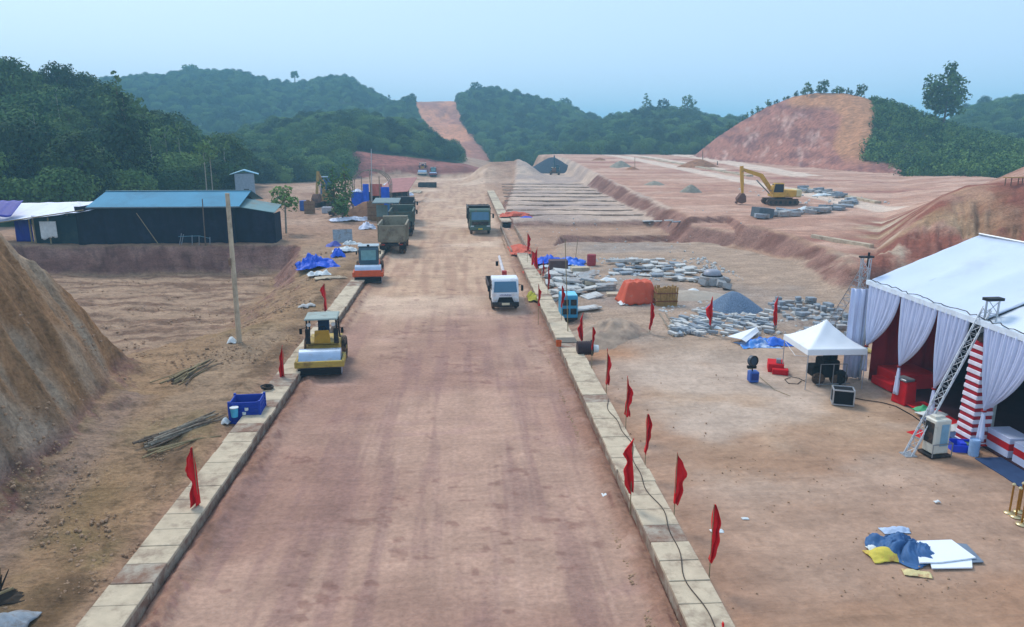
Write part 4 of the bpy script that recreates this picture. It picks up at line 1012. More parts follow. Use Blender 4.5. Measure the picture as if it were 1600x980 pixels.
# dark green hut + white tarp roof
e = empty('tarpaulin_shelter', (0, 0, 0), 0, 'lean-to with sagging white tarpaulin roof at the left end of the long shed', 'shelter')
xg0, xg1 = X_at(44, YS+.6), xa+.2
cloth_wall('wall', mat('green_sheet', '#1f3540', .8, 0, .12, 1, '#3a4a44', .4), xg0, xg1, YS+.5, gz-.3, Z_at(80, 338, YS), e, 4, .03, nx=30)
cloth_wall('blue_curtain', mat('tarp_navyblue', '#14208c', .6, 0, .12, 2), X_at(12, YS), X_at(40, YS), YS+.2, gz+.3, Z_at(30, 343, YS), e, 2, .1, nx=20)
def fn(u, v):
    x = X_at(-30, YS)+(X_at(136, YS-1)-X_at(-30, YS))*u
    zf = Z_at(0, 350-22*max(0, (u-.1)), YS-1); zb = Z_at(0, 318-3*u, YS+5)
    zf = zf+.0; sag = -.25*math.sin(math.pi*v)+.07*math.sin(u*26+v*5)+.05*math.sin(u*41)
    return (x, YS-1+6*v, zf+(zb-zf)*v+sag*(.6 if 0 < v < 1 else .25))
grid(fn, 50, 14, 'tarp_roof', mat('tarp_white', '#d8dcea', .6, 0, .06, 1.5, '#b4b8bc', .3), e)
def fn2(u, v):
    x = X_at(-40, YS)+(X_at(15+5*(1-v), YS)-X_at(-40, YS))*u
    return (x, YS-1.0+3.2*v, Z_at(0, 341, YS-1)+.12+(1.4)*v+.04*math.sin(u*20))
grid(fn2, 20, 8, 'blue_roof_sheet', 'tarp_navyblue', e)
MB().tube([(xg0-3, YS-1.1, Z_at(0, 349, YS-1)), (X_at(135, YS), YS-1.1, Z_at(0, 329, YS-1))], .06).build('edge_pole', 'bamboo', e)
for px in (46, 70, 40): MB().cyl((X_at(px, YS), YS-.2, gz-.3), (X_at(px, YS), YS-.2, Z_at(0, 340, YS)), .08).build('post', 'bamboo', e)
e2 = grid(lambda u, v: (X_at(57+26*u, YS), YS-.35+.05*math.sin(u*19)+.02*math.sin(u*40), Z_at(0, 373-(3 if u > .65 else 0)+2*math.sin(u*9), YS)*(1-v)+Z_at(0, 346, YS)*v), 26, 10, 'cloth', mat('cloth_white', '#d5dad8', .8))
tag(e2, 'white cloth hung on the dark green wall left of the shed', 'cloth')
rod('leaning_pole', 241, 384, 213, 333, 'thin pole leaning diagonally on the front netting of the long shed', 'pole', .05, base=(X_at(241, YS-1.2), YS-1.2, gz))
rod('bamboo_pole', 313, 384, 316, 311, 'crooked upright pole standing in front of the netting near the right end of the shed', 'pole', .07, 'bark', base=(X_at(313, YS-1.6), YS-1.6, gz-.1))
e = empty('rack', (X_at(292, YS-1.4), YS-1.4, gz), 0, 'small blue-grey metal rack with bars at the foot of the shed netting', 'rack')
for i, x in enumerate((-1.3, -1.1, 0, .7, 1.8)): MB().cyl((x, 0, 0), (x+(.25 if i < 2 else 0), .2, 1.2-.1*i), .035).build('leg', 'steel_grey', e)
MB().tube([(-1.3, 0, .9), (.8, 0, .95), (1.8, 0, .7)], .035).build('rail', mat('pipe_teal', '#4d7d8c', .5), e)
rod('plank', 322, 382, 352, 384, 'pale plank lying along the bottom of the shed netting', 'plank', .08, 'concrete', base=(X_at(320, YS-1.5), YS-1.5, gz+.1))
# utility pole
q = at(374, 536); x, y, z = DP(355, 302, math.hypot(q.x, q.y))
e = empty('utility_pole', q, 0, 'pale concrete utility pole leaning left in front of the shed and pit', 'pole')
MB().cyl((0, 0, -.5), (x-q.x, y-q.y, z-q.z), .145, .11, 10).build('shaft', 'concrete', e)
f_ = .55; MB().box(((x-q.x)*f_-.12, (y-q.y)*f_-.1, (z-q.z)*f_), (.12, .12, .5)).build('bracket', 'concrete_side', e)
q = at(363, 536); o = crumple('rag_bundle', 'cloth_white', q+Vector((0, 0, .02)), .45, .4, .3, 5, label='small white bundle at the foot of the concrete utility pole', cat='bundle', n=14)
# blue barrel, crates, toilet by the old excavator
def barrel(px, py, m, h, r, label, cat='barrel', base=None):
    q = Vector(base) if base else at(px, py); b = MB()
    b.lathe((0, 0, 0), [(0, 0), (r*.94, 0), (r, .05), (r, h*.32), (r*1.04, h*.34), (r, h*.36), (r, h*.64), (r*1.04, h*.66), (r, h*.68), (r, h-.05), (r*.94, h), (r*.9, h-.03), (0, h-.04)], 18)
    o = b.build('barrel', m); o.location = q; return tag(o, label, cat)
q = at(475, 329); barrel(0, 0, mat('barrel_blue', '#2a5096', .5), 1.5, .62, 'dark blue plastic tank standing left of the brown timber bale', 'tank', base=q)
def bale(px, py, w, h, d, label, m, n=14, rz=0.):
    q = at(px, py); e = empty('timber_bale', q, rz, label, 'bale'); b = MB(); g = random.Random(px)
    for i in range(n):
        for j in (0, 1, 2):
            b.cyl((-w/2+w*(i+.5)/n, -d/2+d*j/2, 0), (-w/2+w*(i+.5)/n+g.uniform(-.04, .04), -d/2+d*j/2, h*g.uniform(.9, 1.06)), w/n*.62, n=6)
    b.build('poles', m, e)
    MB().box((0, 0, h*.3), (w*1.04, d*1.3, .05)).box((0, 0, h*.72), (w*1.04, d*1.3, .05)).build('strap', 'rust', e); return e
bale(484, 334, 1.35, 1.9, .9, 'brown bale of upright timber beside the blue tank', mat('wood_brown', '#8d6e50', .9, 0, .25, 4), 9)
bale(1039, 477, 1.35, 1.2, .75, 'tan bale of upright bamboo poles right of the orange tarp', mat('bamboo_tan', '#a8834e', .85, 0, .28, 5), 16)
q = at(511, 303); e = empty('toilet_cabin', q, 0, 'blue portable cabin with grey roof behind the old excavator', 'cabin')
MB().box((0, 0, 1.6), (2.0, 1.6, 3.2)).build('wall', mat('cabin_blue', '#3d6a96', .6, 0, .1, 2, '#55606c', .3), e, bevel=.04)
MB().box((0, 0, 3.3), (2.5, 2.0, .16)).build('roof', mat('roof_greyblue', '#6f8ba0', .5), e)
MB().box((.1, -.83, 1.4), (1.0, .06, 2.5)).build('door', mat('cabin_dark', '#2e4f74', .6), e)
for px, w in ((543, .7), (549, .35)):
    q = at(px-30, 322); o = MB().box((0, 0, 1.1), (w, .5, 2.2)).build('pallet_stack', 'bamboo_tan'); o.location = (X_at(511 if px == 543 else 516, q.y), q.y, q.z); tag(o, 'tall tan board stack leaning near the cabin' if px == 543 else 'narrow tan board stack right of the wider one near the cabin', 'boards')
q = at(511, 333); o = MB().box((0, 0, .45), (1.3, 1.1, .9)).build('crate', mat('crate_grey', '#a8a8ae', .7), bevel=.04); o.location = q; tag(o, 'pale grey box on the ground right of the timber bale', 'box')
q = at(528, 336); e = empty('concrete_mixer', q, .3, 'dark machine with a long inclined hopper between the pale box and the green bush', 'mixer')
MB().box((0, 0, .6), (2.6, .9, .5), Matrix.Rotation(-.25, 3, 'Y')).build('hopper', 'steel_dark', e); MB().tube([(1.1, 0, .6), (1.9, 0, 1.4), (2.2, 0, 1.2), (2.0, 0, .4)], .12).build('chute', 'concrete_side', e)
for s in (-1, 1): MB().cyl((-.7, s*.5, .3), (-.7, s*.62, .3), .3, n=14).build('wheel', 'rubber', e)
# trees standing alone on the left
q = at(434, 372); make_tree('young_tree', 21, 5.2, 1.45, 2.6, 14, 'round', 'leaf_bright', .2, 60, 'bark_pale', .13, 'small bright green tree beside the lean-to shed', 'tree', loc=(q.x, q.y+4, q.z))
for i, (px, py, h, w, lab) in enumerate(((523, 334, 6.4, 1.5, 'leafy dark green tree right of the old excavator'), (541, 330, 6.4, 1.5, 'taller dense green tree beside the arched shelter frame'), (535, 345, 3.0, 1.2, 'drooping green shrub in front of the two green trees by the earth bank'))):
    q = at(px, py); make_tree('roadside_tree', 31+i, h, w, 1.0, 16, 'tall', 'leaf_mid', .2, 46, label=lab, loc=q)
# arched shelter frame with blue tarps
q = at(580, 330, 60); ys = 116.; 
e = empty('arched_shelter', (X_at(578, ys), ys, zg(X_at(578, ys), ys)), 0, 'half-built arched shelter of pale poles hung with blue tarps and a red sheet', 'shelter')
zz = Z_at(0, 268, ys)-e.location.z; hw = 3.0
for yy in (0, 2.2, 4.4):
    pts = [(-hw+.2, yy, 0)]+[(-hw*math.cos(math.pi*i/10), yy, zz*.62+zz*.38*math.sin(math.pi*i/10)) for i in range(11)]+[(hw-.2, yy, 0)]
    MB().tube(pts, .07, 6).build('arch', 'wood_grey', e)
MB().tube([(-hw, 0, zz*.62), (-hw, 4.4, zz*.62)], .05).tube([(hw, 0, zz*.62), (hw, 4.4, zz*.62)], .05).tube([(0, 0, zz), (0, 4.4, zz)], .05).build('purlin', 'wood_grey', e)
for i, x in enumerate((-1.2, .1, 1.5)): MB().cyl((x, -.1, 0), (x, -.1, zz*(.85 if i != 1 else .98)), .07).build('post', 'wood_grey', e)
cloth_wall('blue_tarp', mat('tarp_blue', '#1d55c8', .55, 0, .15, 2), -2.8, -.3, -.25, .1, zz*.48, e, 2, .12, nx=20)
cloth_wall('blue_tarp', 'tarp_blue', -1.0, -.1, -.4, .1, zz*.66, e, 5, .12, nx=12)
cloth_wall('blue_tarp', 'tarp_blue', 1.7, 3.0, -.3, .1, zz*.58, e, 7, .12, nx=14)
crumple('white_sheet', 'tarp_white', None, 1.9, 1.2, .5, 3, parent=e).location = (-1.9, .2, zz*.45)
cloth_wall('red_sheet', mat('sheet_salmon', '#b5685c', .7), .1, 1.9, -.1, zz*.35, zz*.66, e, 9, .15, nx=12)
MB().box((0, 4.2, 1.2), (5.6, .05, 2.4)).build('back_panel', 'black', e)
rod('flag_mast', 580, 339, 580, 233, 'tall thin pale mast in front of the arched shelter', 'mast', .07, 'galv', base=(X_at(580, 112), 112, zg(X_at(580, 112), 112)))
# terrace shelter at far middle left + far materials
q = at(612, 300); 
e = empty('shack', (X_at(606, 128), 128, zg(X_at(606, 128), 128)), 0, 'low shack with a rust-pink sloping roof right of the arched shelter', 'shack')
MB().add([(-2, 0, 1.6), (3.4, 0, 1.9), (4.6, 7, 3.9), (0, 7, 3.7)], [(0, 1, 2, 3)]).build('roof', mat('roof_pink', '#a8736c', .8, 0, .15, 1.5), e, solid=.08)
MB().box((1, 3.4, .9), (4.4, 5, 1.8)).build('wall', 'steel_dark', e)
for i, (px, py, w, d, h, m, lab) in enumerate(((618, 290, 5, 5, 1.4, 'tarp_white', 'heap of white sacks and sheets far up beside the road'), (633, 305, 3, 3, .8, 'tarp_white', 'small white sheet below the far sack heap'), (646, 300, 3, 7, .35, 'concrete', 'pale slab pile lying beside the road far up on the left'))):
    q = at(px, py); crumple('sack_heap', m, q, w, d, h, 40+i, label=lab, cat='heap', n=26)
q = at(668, 293); e = empty('skip', q, 0, 'dark open metal skip on the ground below the two far rollers', 'skip')
MB().box((0, 0, .1), (4, 2, .15)).box((-2, 0, .6), (.12, 2, 1)).box((2, 0, .6), (.12, 2, 1)).box((0, -1, .55), (4, .1, .9)).box((0, 1, .6), (4, .1, 1)).build('body', 'steel_dark', e)
# far house with blue roof
q = Vector(hit(385, 292, 60)[:3]); dd = 128; e = empty('house', (X_at(384, dd), dd, zg(X_at(384, dd), dd)-2.3), .25, 'small pale house with a light blue roof half hidden by trees at left', 'house')
zt = Z_at(0, 266, dd)-e.location.z; MB().box((0, 0, zt/2-.3), (3.0, 4, zt-.6)).build('wall', mat('wall_pale', '#8f9eaa', .8), e)
MB().prism([(-2.3, zt-.75), (0, zt), (2.3, zt-.75), (0, zt-.15)], -2.2, 2.2, 'xz').build('roof', mat('roof_lightblue', '#5f9cb4', .5), e)
MB().box((.2, -2.03, zt*.55), (.8, .05, 1)).build('window', 'glass_dark', e)
q = at(373, 306); e = empty('hut', (X_at(377, 112), 112, zg(X_at(377, 112), 112)), 0, 'small ochre wall with two openings behind the shed roof', 'hut')
MB().box((0, 0, 1.6), (3.0, .2, 3.2)).build('wall', 'bamboo_tan', e); 
for s in (-.5, .7): MB().box((s, -.12, 1.9), (.5, .05, .8)).build('window', 'black', e)
# tarps and sacks on the bank left of the road
L_ = [(494, 418, 3.6, 2.6, 1.15, 'tarp_blue', 'large crumpled bright blue tarp on the bank left of the orange roller', 1), (527, 402, 1.3, 1.2, .7, 'tarp_blue', 'small round blue bag between the white sacks and the big blue tarp', 2),
 (521, 386, 1.6, 1.6, .9, mat('tarp_lilac', '#5d63b0', .6), 'violet-blue sheet heap above the small blue bag', 3), (545, 345, 5.2, 2.0, .6, 'tarp_white', 'long white sheet covering a stack on the left bank', 4),
 (574, 358, 2.0, 1.8, .8, 'tarp_white', 'white sheet heap right of the long covered stack', 5), (536, 393, 2.4, 1.4, .5, 'cloth_white', 'white sacks below the violet sheet', 6), (550, 384, 2.0, 1.2, .55, 'cloth_white', 'pale sacks beside the culvert above the small blue bag', 7),
 (498, 431, 2.0, .9, .4, 'cloth_white', 'cream sacks in front of the big blue tarp', 8), (515, 436, 2.6, .8, .22, 'concrete', 'flat crumpled pale paper in front of the blue tarp', 9)]
for px, py, w, d, h, m, lab, s in L_:
    crumple('tarpaulin' if 'tarp' in lab or 'sheet' in lab else 'sacks', m, at(px, py)+Vector((0, .4, 0)), w, d, h, 50+s, label=lab, cat='tarp' if 'tarp' in lab or 'sheet' in lab else 'sacks', fold=1.3, rz=.2)
q = at(536, 380); e = empty('metal_board', q, .2, 'blue-grey panel leaning above the violet sheet', 'board'); MB().box((0, 0, .7), (2.0, .08, 1.6), Matrix.Rotation(-.5, 3, 'X')).build('sheet', 'stone_blue', e)
heap('earth_heap', 'earth_plain' if 'earth_plain' in M else mat('earth_plain', '#9c6f50', .95, 0, .25, 1.5, '#7a5540', .5, .6), at(570, 341)+Vector((0, 2, -.1)), 4.2, 3, 2.4, 3, 'brown earth heap below the arched shelter', 'heap')
bale(588, 345, 2.2, 2.5, .6, 'wide brown fence-like bundle of upright boards on the earth heap', 'wood_brown', 16)
for i, (px, py, s) in enumerate(((474, 480, .42), (485, 478, .45))):
    q = at(px, py); o = crumple('stone', 'concrete_grey', q, s*1.5, s, .28, 70+i, label='left white stone of the pair behind the yellow roller' if i == 0 else 'right white stone of the pair behind the yellow roller', cat='stone', n=12, fold=.4)
# blue crate, bucket, hose coil
x, y = G(388, 649, .25); e = empty('blue_crate', (x, y, zg(x, y)+.02), .06, 'open royal-blue metal crate beside the left culvert', 'crate')
mb = MB(); w, d, h = 1.1, .95, .95
for s in (-1, 1): mb.box((s*w/2, 0, h/2), (.05, d, h)); mb.box((0, s*d/2, h/2), (w, .05, h))
mb.box((0, 0, .08), (w, d, .06)); mb.build('wall', mat('crate_blue', '#1f3fa0', .55, 0, .1, 3, '#4b4f6a', .25), e, bevel=.01)
rb = MB()
for i in range(6):
    for s in (-1, 1): rb.box((0, s*(d/2+.035), .12+i*.15), (w, .03, .04)); rb.box((s*(w/2+.035), 0, .12+i*.15), (.03, d, .04))
for s in (-1, 1):
    for t in (-1, 1): rb.box((s*(w/2+.02), t*(d/2+.02), h/2), (.09, .09, h+.1))
rb.build('rib', 'crate_blue', e)
for i in (0, 1): MB().lathe((-.02+.1*i, -d/2-.06, .52+.17*i), [(.0, -.05), (.07, -.05), (.075, .05), (0, .05)], 10).build('label_plate', 'cloth_white', e)
x, y = G(367, 652, .45); o = MB().lathe((0, 0, 0), [(0, 0), (.12, 0), (.15, .34), (.16, .36), (.0, .36)], 16).build('bucket', mat('bucket_cyan', '#4fb4d6', .5), smooth=False); o.location = (x, y, .47); tag(o, 'cyan bucket with pale lid left of the blue crate', 'bucket')
MB().lathe((0, 0, .362), [(0, 0), (.165, 0), (.165, .03), (0, .035)], 16).build('lid', 'cloth_white', o)
x, y = G(418, 608, .46); mb = MB()
for i in range(5): mb.ring((random.Random(i).uniform(-.04, .04), random.Random(i+9).uniform(-.04, .04), .03+i*.028), (0, 0, 1), .2+.012*i, .022, 20, 5)
o = mb.build('hose_coil', 'steel_dark'); o.location = (x, y, .46); tag(o, 'dark coil of hose on the culvert lids behind the blue crate', 'hose')
x, y = G(352, 658, .3); o = crumple('white_sack', 'cloth_white', (x, y, .2), .3, .3, .25, 81, label='little white bag at the end of the grey pole heap', cat='bag', n=12)
def sticks(px0, py0, px1, py1, n, spread, label, group, m, seed, rmin=.03, rmax=.06):
    a = at(px0, py0); b = at(px1, py1); g = random.Random(seed); d = (b-a); L0 = d.length; ang = math.atan2(d.y, d.x)
    for i in range(n):
        L = L0*g.uniform(.55, 1.0); t = g.uniform(-.5, .5)*(L0-L); off = g.gauss(0, spread*.42); c = (a+b)/2+Vector((math.cos(ang)*t-math.sin(ang)*off, math.sin(ang)*t+math.cos(ang)*off, 0))
        aa = ang+g.gauss(0, .12); r = g.uniform(rmin, rmax); lay = .05+abs(g.gauss(0, .12))*(1-min(1, abs(off)/spread)); P = []; kink = g.uniform(-.12, .12)
        for k in range(4):
            s = (k/3-.5)*L; x = c.x+math.cos(aa)*s-math.sin(aa)*kink*math.sin(k*2.1); y = c.y+math.sin(aa)*s+math.cos(aa)*kink*math.sin(k*2.1)
            P.append(Vector((x, y, zg(x, y)+lay+r+g.uniform(0, .04))))
        mb = MB()
        for k in range(3): mb.cyl(P[k]-c, P[k+1]-c, r*(1-.15*k), r*(.85-.15*k), 6)
        o = mb.build('wooden_pole', m if g.random() < .7 else 'bark'); o.location = c; tag(o, label, 'pole', group)
sticks(215, 705, 352, 655, 26, .55, 'grey wooden pole in the heap beside the left culvert, below the blue crate', 'grey wooden poles heaped beside the left culvert', 'wood_grey', 3)
sticks(265, 605, 338, 568, 20, .6, 'bent brown branch in the smaller heap at the edge of the pit', 'branches heaped at the edge of the pit', 'bamboo', 4, .025, .05)
sticks(222, 722, 345, 680, 3, .1, 'long straight pole lying in front of the grey pole heap', 'long poles in front of the grey pole heap', 'bamboo', 5)
# bottom-left corner: a stone and a dark machine
q = at(14, 978); o = crumple('boulder', 'stone_blue', q, 1.0, .9, .42, 91, label='grey-violet boulder in the bottom left corner', cat='boulder', n=24, fold=.5)
q = at(2, 938); e = empty('plant_cutting', q, .5, 'dark uprooted stump with a pale stick at the left edge', 'stump')
crumple('root_ball', mat('root_dark', '#3a322a', .95), None, .95, .7, .4, 93, parent=e, n=22, fold=1.4); MB().cyl((-.5, -.2, .2), (.3, -.35, .42), .035).build('stick', 'bamboo', e)
for i in range(5): MB().cyl((0, 0, .25), (.25*math.cos(i*1.3), .2*math.sin(i*1.3), .75), .03, .012, 5).build('root', 'root_dark', e)
# ---------------------------------------------------------------- right: generator, drum, material store
x, y = G(889, 501, .1); e = empty('generator', (x, y, .12), 0, 'teal-blue boxed generator beside the right culvert below the slab heap', 'generator')
mat('teal_box', '#2f8fb4', .5, 0, .08, 2, '#5a7078', .25)
MB().box((0, .55, .85), (1.0, 1.5, 1.35)).build('housing', 'teal_box', e, bevel=.04)
MB().box((0, .5, 1.56), (.95, 1.3, .05)).build('lid', mat('teal_pale', '#6cc3dc', .45), e)
for i in range(2):
    for j in range(2): MB().box((-.24+.48*i, -.215, .6+.55*j), (.36, .04, .36)).build('vent', 'steel_dark', e)
MB().box((0, .55, .12), (1.0, 1.5, .1)).build('skid', 'steel_dark', e)
for s in (-.42, .42): MB().cyl((s, .0, -.1), (s, .0, .12), .05).cyl((s, 1.1, -.1), (s, 1.1, .12), .05).build('foot', 'steel_dark', e)
x, y = G(899, 553, .46); e = empty('drum', (5.98, y, .12), 0, 'dark brown ribbed drum lying on its side at the culvert edge with a white end', 'drum')
mb = MB(); mb.cyl((-.42, .25, .38), (.30, .25, .38), .34, n=22)
for i in range(7): mb.cyl((-.4+i*.11, .25, .38), (-.37+i*.11, .25, .38), .36, n=22)
e.location = (5.98-.0, y, .3); mb.build('shell', mat('drum_brown', '#3b2a2e', .6, 0, .15, 4), e)
MB().cyl((.30, .25, .38), (.36, .25, .38), .40, n=22).build('flange', 'black', e); MB().cyl((.36, .25, .34), (.66, .25, .34), .22, .18, n=18).build('end_cap', 'cloth_white', e)
x, y = G(873, 541, .46); o = MB().lathe((0, 0, 0), [(0, 0), (.13, 0), (.16, .3), (.14, .3), (.12, .03), (0, .03)], 16).build('bucket', mat('bucket_orange', '#c45a26', .6)); o.location = (x, y, .46); tag(o, 'small orange bucket on the culvert lids left of the brown drum', 'bucket')
q = at(924, 415); barrel(0, 0, mat('barrel_red', '#9a2a30', .5), .95, .38, 'dark red barrel standing behind the slab heap', base=q)
# grey slab heap
g = random.Random(12)
def slab(px, py, w, d, h, rz, tilt, m, label, group, zoff=0., cat='slab', name='concrete_slab'):
    q = at(px, py); o = MB().box((0, 0, h/2), (w, d, h)).build(name, m, bevel=.015)
    o.location = q+Vector((0, 0, zoff)); o.rotation_euler = (tilt[0], tilt[1], rz); return tag(o, label, cat, group)
S1 = 'grey concrete slab in the jumbled heap behind the teal generator'; G1 = 'slabs in the heap behind the teal generator'
HP = [(868,432),(880,428),(892,430),(905,434),(876,440),(890,442),(903,444),(866,446),(880,450),(895,452),(908,448),(862,456),(876,460),(889,462),(900,460),(912,458),(858,466),(871,468),(918,438),(924,446),(930,454),(886,436),(898,440),(882,446),(893,448),(872,452),(910,442),(888,456),(864,440)]
for i, (a, b_) in enumerate(HP):
    slab(a, b_, g.uniform(1.1, 1.7), g.uniform(.7, 1.0), g.uniform(.1, .2), g.uniform(-.6, .6), (g.gauss(0, .16), g.gauss(0, .16)), 'concrete_grey' if g.random() < .6 else 'stone_grey', S1, G1, g.uniform(.05, .45)*(1 if i > 17 else .4))
slab(906, 433-3, 1.4, .8, .3, .05, (0, 0), 'concrete', 'cream block lying square at the top right of the slab heap', None, .35, 'block', 'concrete_block')
slab(929, 444+2, 1.5, .8, .28, .0, (0, 0), 'concrete', 'long cream concrete block at the right end of the slab heap', None, .1, 'block', 'concrete_block')
slab(925, 466, 1.4, .9, .1, .5, (.1, -.1), 'concrete_grey', 'pale slab tilted on the near right side of the slab heap', None, .12)
slab(915, 484, 2.0, .8, .1, .45, (0, 0), 'concrete_grey', 'pale flat slab lying alone on the sand right of the generator', None, .06)
for i in range(2): slab(946, 453-i*0, 1.35, .8, .2, .05, (0, 0), 'stone_grey', ['dark grey block at the bottom of the pair left of the orange tarp', 'dark grey block on top of the pair left of the orange tarp'][i], None, .22*i+.02, 'block', 'stone_block')
slab(966, 462, 1.6, .8, .16, -.1, (0, 0), 'concrete', 'cream slab lying just left of the orange tarp', None, .03)
o = grid(lambda u, v: (.75*math.cos(math.pi*(1+u)), .45*math.sin(math.pi*(1+u))*1, .05+.28*v), 18, 3, 'kerb_ring', 'concrete', solid=.1); o.location = at(861, 461); tag(o, 'curved pale kerb ring beside the culvert at the foot of the slab heap', 'ring')
o = grid(lambda u, v: (.8*math.cos(math.pi*(1+u)), .45*math.sin(math.pi*(1+u))*1, .05+.25*v), 18, 3, 'kerb_ring', 'concrete', solid=.1); o.location = at(863, 469); tag(o, 'lower curved kerb ring beside the culvert in front of the other ring', 'ring')
crumple('tarpaulin', 'tarp_blue', at(858, 411)+Vector((0, .4, 0)), 3.0, 2.2, .7, 61, label='blue tarp nearest the culvert behind the slab heap', cat='tarp', fold=1.3)
crumple('tarpaulin', mat('tarp_azure', '#1e66d0', .5, 0, .12, 2), at(890, 414)+Vector((0, .4, 0)), 2.6, 2.2, .65, 62, label='bright blue rounded tarp right of the other blue tarp, behind the slab heap', cat='tarp', fold=1.1)
crumple('tarpaulin', 'cloth_white', at(890, 420), 2.6, 1.2, .22, 63, label='white sheet peeping out in front of the rounded blue tarp', cat='sheet')
crumple('tarpaulin', 'cloth_white', at(852, 418), 1.1, .8, .3, 64, label='small white sheet among the red flags by the slab heap', cat='sheet')
crumple('tarpaulin', mat('tarp_violet', '#4a4590', .6), at(836, 416), 1.5, 1.1, .5, 65, label='violet sheet at the culvert edge left of the blue tarps', cat='sheet')
crumple('red_netting', 'net_red', at(829, 426), 1.7, 1.2, .35, 66, label='orange-red netting by the culvert in front of the violet sheet', cat='netting')
crumple('red_netting', 'net_red', at(806, 337), 4.2, 3.2, .6, 67, label='flat orange-red netting beside the box culvert end', cat='netting')
crumple('tarpaulin', 'tarp_blue', at(823, 341), 1.5, 1.0, .3, 68, label='small dark blue sheet at the right end of the flat netting', cat='sheet')
q = at(872, 421); o = MB().box((0, 0, .4), (1.5, 1.0, .8)).build('crate', mat('crate_brown', '#5d4a48', .8), bevel=.03); o.location = q; tag(o, 'dark brown crate between the blue tarps and the slab heap', 'crate')
crumple('tarpaulin', 'cloth_white', at(953, 446)+Vector((0, .3, .3)), 1.2, .8, .3, 69, label='scrap of white sheet above the dark grey block pair', cat='sheet', n=16)
# orange covered stack
q = at(1000, 475); e = empty('covered_stack', q+Vector((0, .7, 0)), .05, 'stack of goods under a crumpled orange tarp', 'covered stack')
def fno(u, v):
    a, b = u*2-1, v*2-1; r = max(abs(a), abs(b)); s = min(1, max(0, (1-r)/.22)); s = s*s*(3-2*s)
    n_ = float(fbm(np.array([a*2.3]), np.array([b*2.3]), 5, 4)[0])-.5
    return (a*(1.02+.28*(1-s)+.1*n_), b*(.7+.3*(1-s)+.1*n_), 1.28*s+.25*n_*s+.04+.05*math.sin(a*14)*(1-s)+.1*abs(math.sin(a*6+b*2))*s)
grid(fno, 46, 40, 'tarp', mat('tarp_orange', '#c9573a', .6, 0, .1, 2, '#b88a72', .2), e)
crumple('tarp_corner', 'cloth_white', None, .5, .9, .25, 71, parent=e).location = (-1.15, -.5, 0)
# gravel heaps, sand
heap('gravel_heap', mat('gravel_blue', '#66788c', .95, 0, .4, 14, None, 0, 1.0), at(1153, 489)+Vector((0, 1.0, 0)), 2.2, 1.7, 1.3, 5, 'blue-grey heap of crushed gravel in the material store', 'gravel heap', rough=.03)
heap('gravel_heap', mat('gravel_dark', '#39434f', .95, 0, .3, 3, None, 0, .8), at(866, 271)+Vector((0, 6, 0)), 8.5, 7, 5.0, 6, 'large black gravel heap behind the far dark excavator', 'gravel heap', rough=.05)
heap('sand_heap', mat('sand_grey', '#a5907c', .95, 0, .14, 3, '#8b7666', .4, .6), at(965, 533)+Vector((0, 1.4, -.05)), 3.3, 2.2, 1.0, 7, 'grey-brown sand heap with a hollow side right of the generator', 'sand heap', rough=.24)
heap('sand_heap', mat('sand_pale', '#a99c8c', .95, 0, .12, 2, None, 0, .4), at(1085, 470)+Vector((0, 1.2, -.1)), 4.4, 2.6, .6, 8, 'low pale grey sand spread behind the bamboo bale', 'sand heap', rough=.04)
for i, (px, py, rx, h, lab) in enumerate(((1083, 301, 2.2, 1.3, 'small grey-green stone heap on the plateau left of the yellow excavator'), (1026, 290, 2.6, .8, 'flat grey-green heap in the middle of the plateau'), (972, 262, 3.4, 1.8, 'small grey heap far up the plateau'), (938, 251, 3.0, .9, 'tiny brown heap at the far end of the plateau'), (990, 266, 2.4, .8, 'low reddish heap right of the small grey heap'))):
    heap('stone_heap', mat('heap_greygreen', '#8f8878', .95, 0, .25, 2) if i < 3 else 'earth_plain', at(px, py)+Vector((0, rx*.6, 0)), rx, rx*.8, h, 20+i, lab, 'heap', n=28)
heap('earth_heap', 'earth_plain', at(1100, 262)+Vector((0, 4, 0)), 6, 4, 2.2, 30, 'reddish earth heap with a stake on top on the far plateau', 'heap', n=30)
rod('stake', 1098, 252, 1098, 235, 'thin wooden stake standing on the reddish heap of the plateau', 'stake', .12, 'bark')
rod('stake', 1121, 258, 1121, 252, 'short dark stake right of the reddish heap on the plateau', 'stake', .15, 'bark')
rod('stake', 992, 262, 992, 245, 'thin pale stake far up the plateau', 'stake', .08, 'bamboo')
# formwork strips on the lower platform
mat('strip_dark', '#a48c7a', .95, 0, .2, 1, '#86705f', .4, .3); mat('strip_pale', '#cdbaa6', .95, 0, .12, 1, '#b59b86', .4)
for i, (xl_, yl, xr_, yr) in enumerate(((782,338,1055,338),(780,330,1040,330.5),(778,322,1022,323),(776,315,1002,316),(775,308.5,985,309.5),(774,303,968,304),(773,298,953,299),(772,293,940,294),(772,289,928,289))):
    a = Vector(G(xl_+12, yl, .85)+(0,)); b_ = Vector(G(xr_, yr, .85)+(0,)); L = (b_-a).length; g = random.Random(i)
    mb = MB(); n = 24; P = []
    e = empty('foundation_strip', ((a.x+b_.x)/2, (a.y+b_.y)/2, zg((a.x+b_.x)/2, (a.y+b_.y)/2)), math.atan2(b_.y-a.y, b_.x-a.x), ('nearest', 'second nearest', 'third nearest', 'fourth nearest', 'fifth nearest', 'sixth nearest', 'seventh nearest', 'second farthest', 'farthest')[i]+' low formwork strip across the levelled platform behind the culvert', 'formwork')
    for k in range(n): mb.box((-L/2+L*(k+.5)/n, g.gauss(0, .04), .08), (L/n*.97, .14, .2+g.uniform(-.08, .04)))
    mb.build('board', 'strip_dark', e)
    mb = MB(); mb.box((0, .75, .0), (L*.97, .9, .12)); mb.build('screed', 'strip_pale', e)
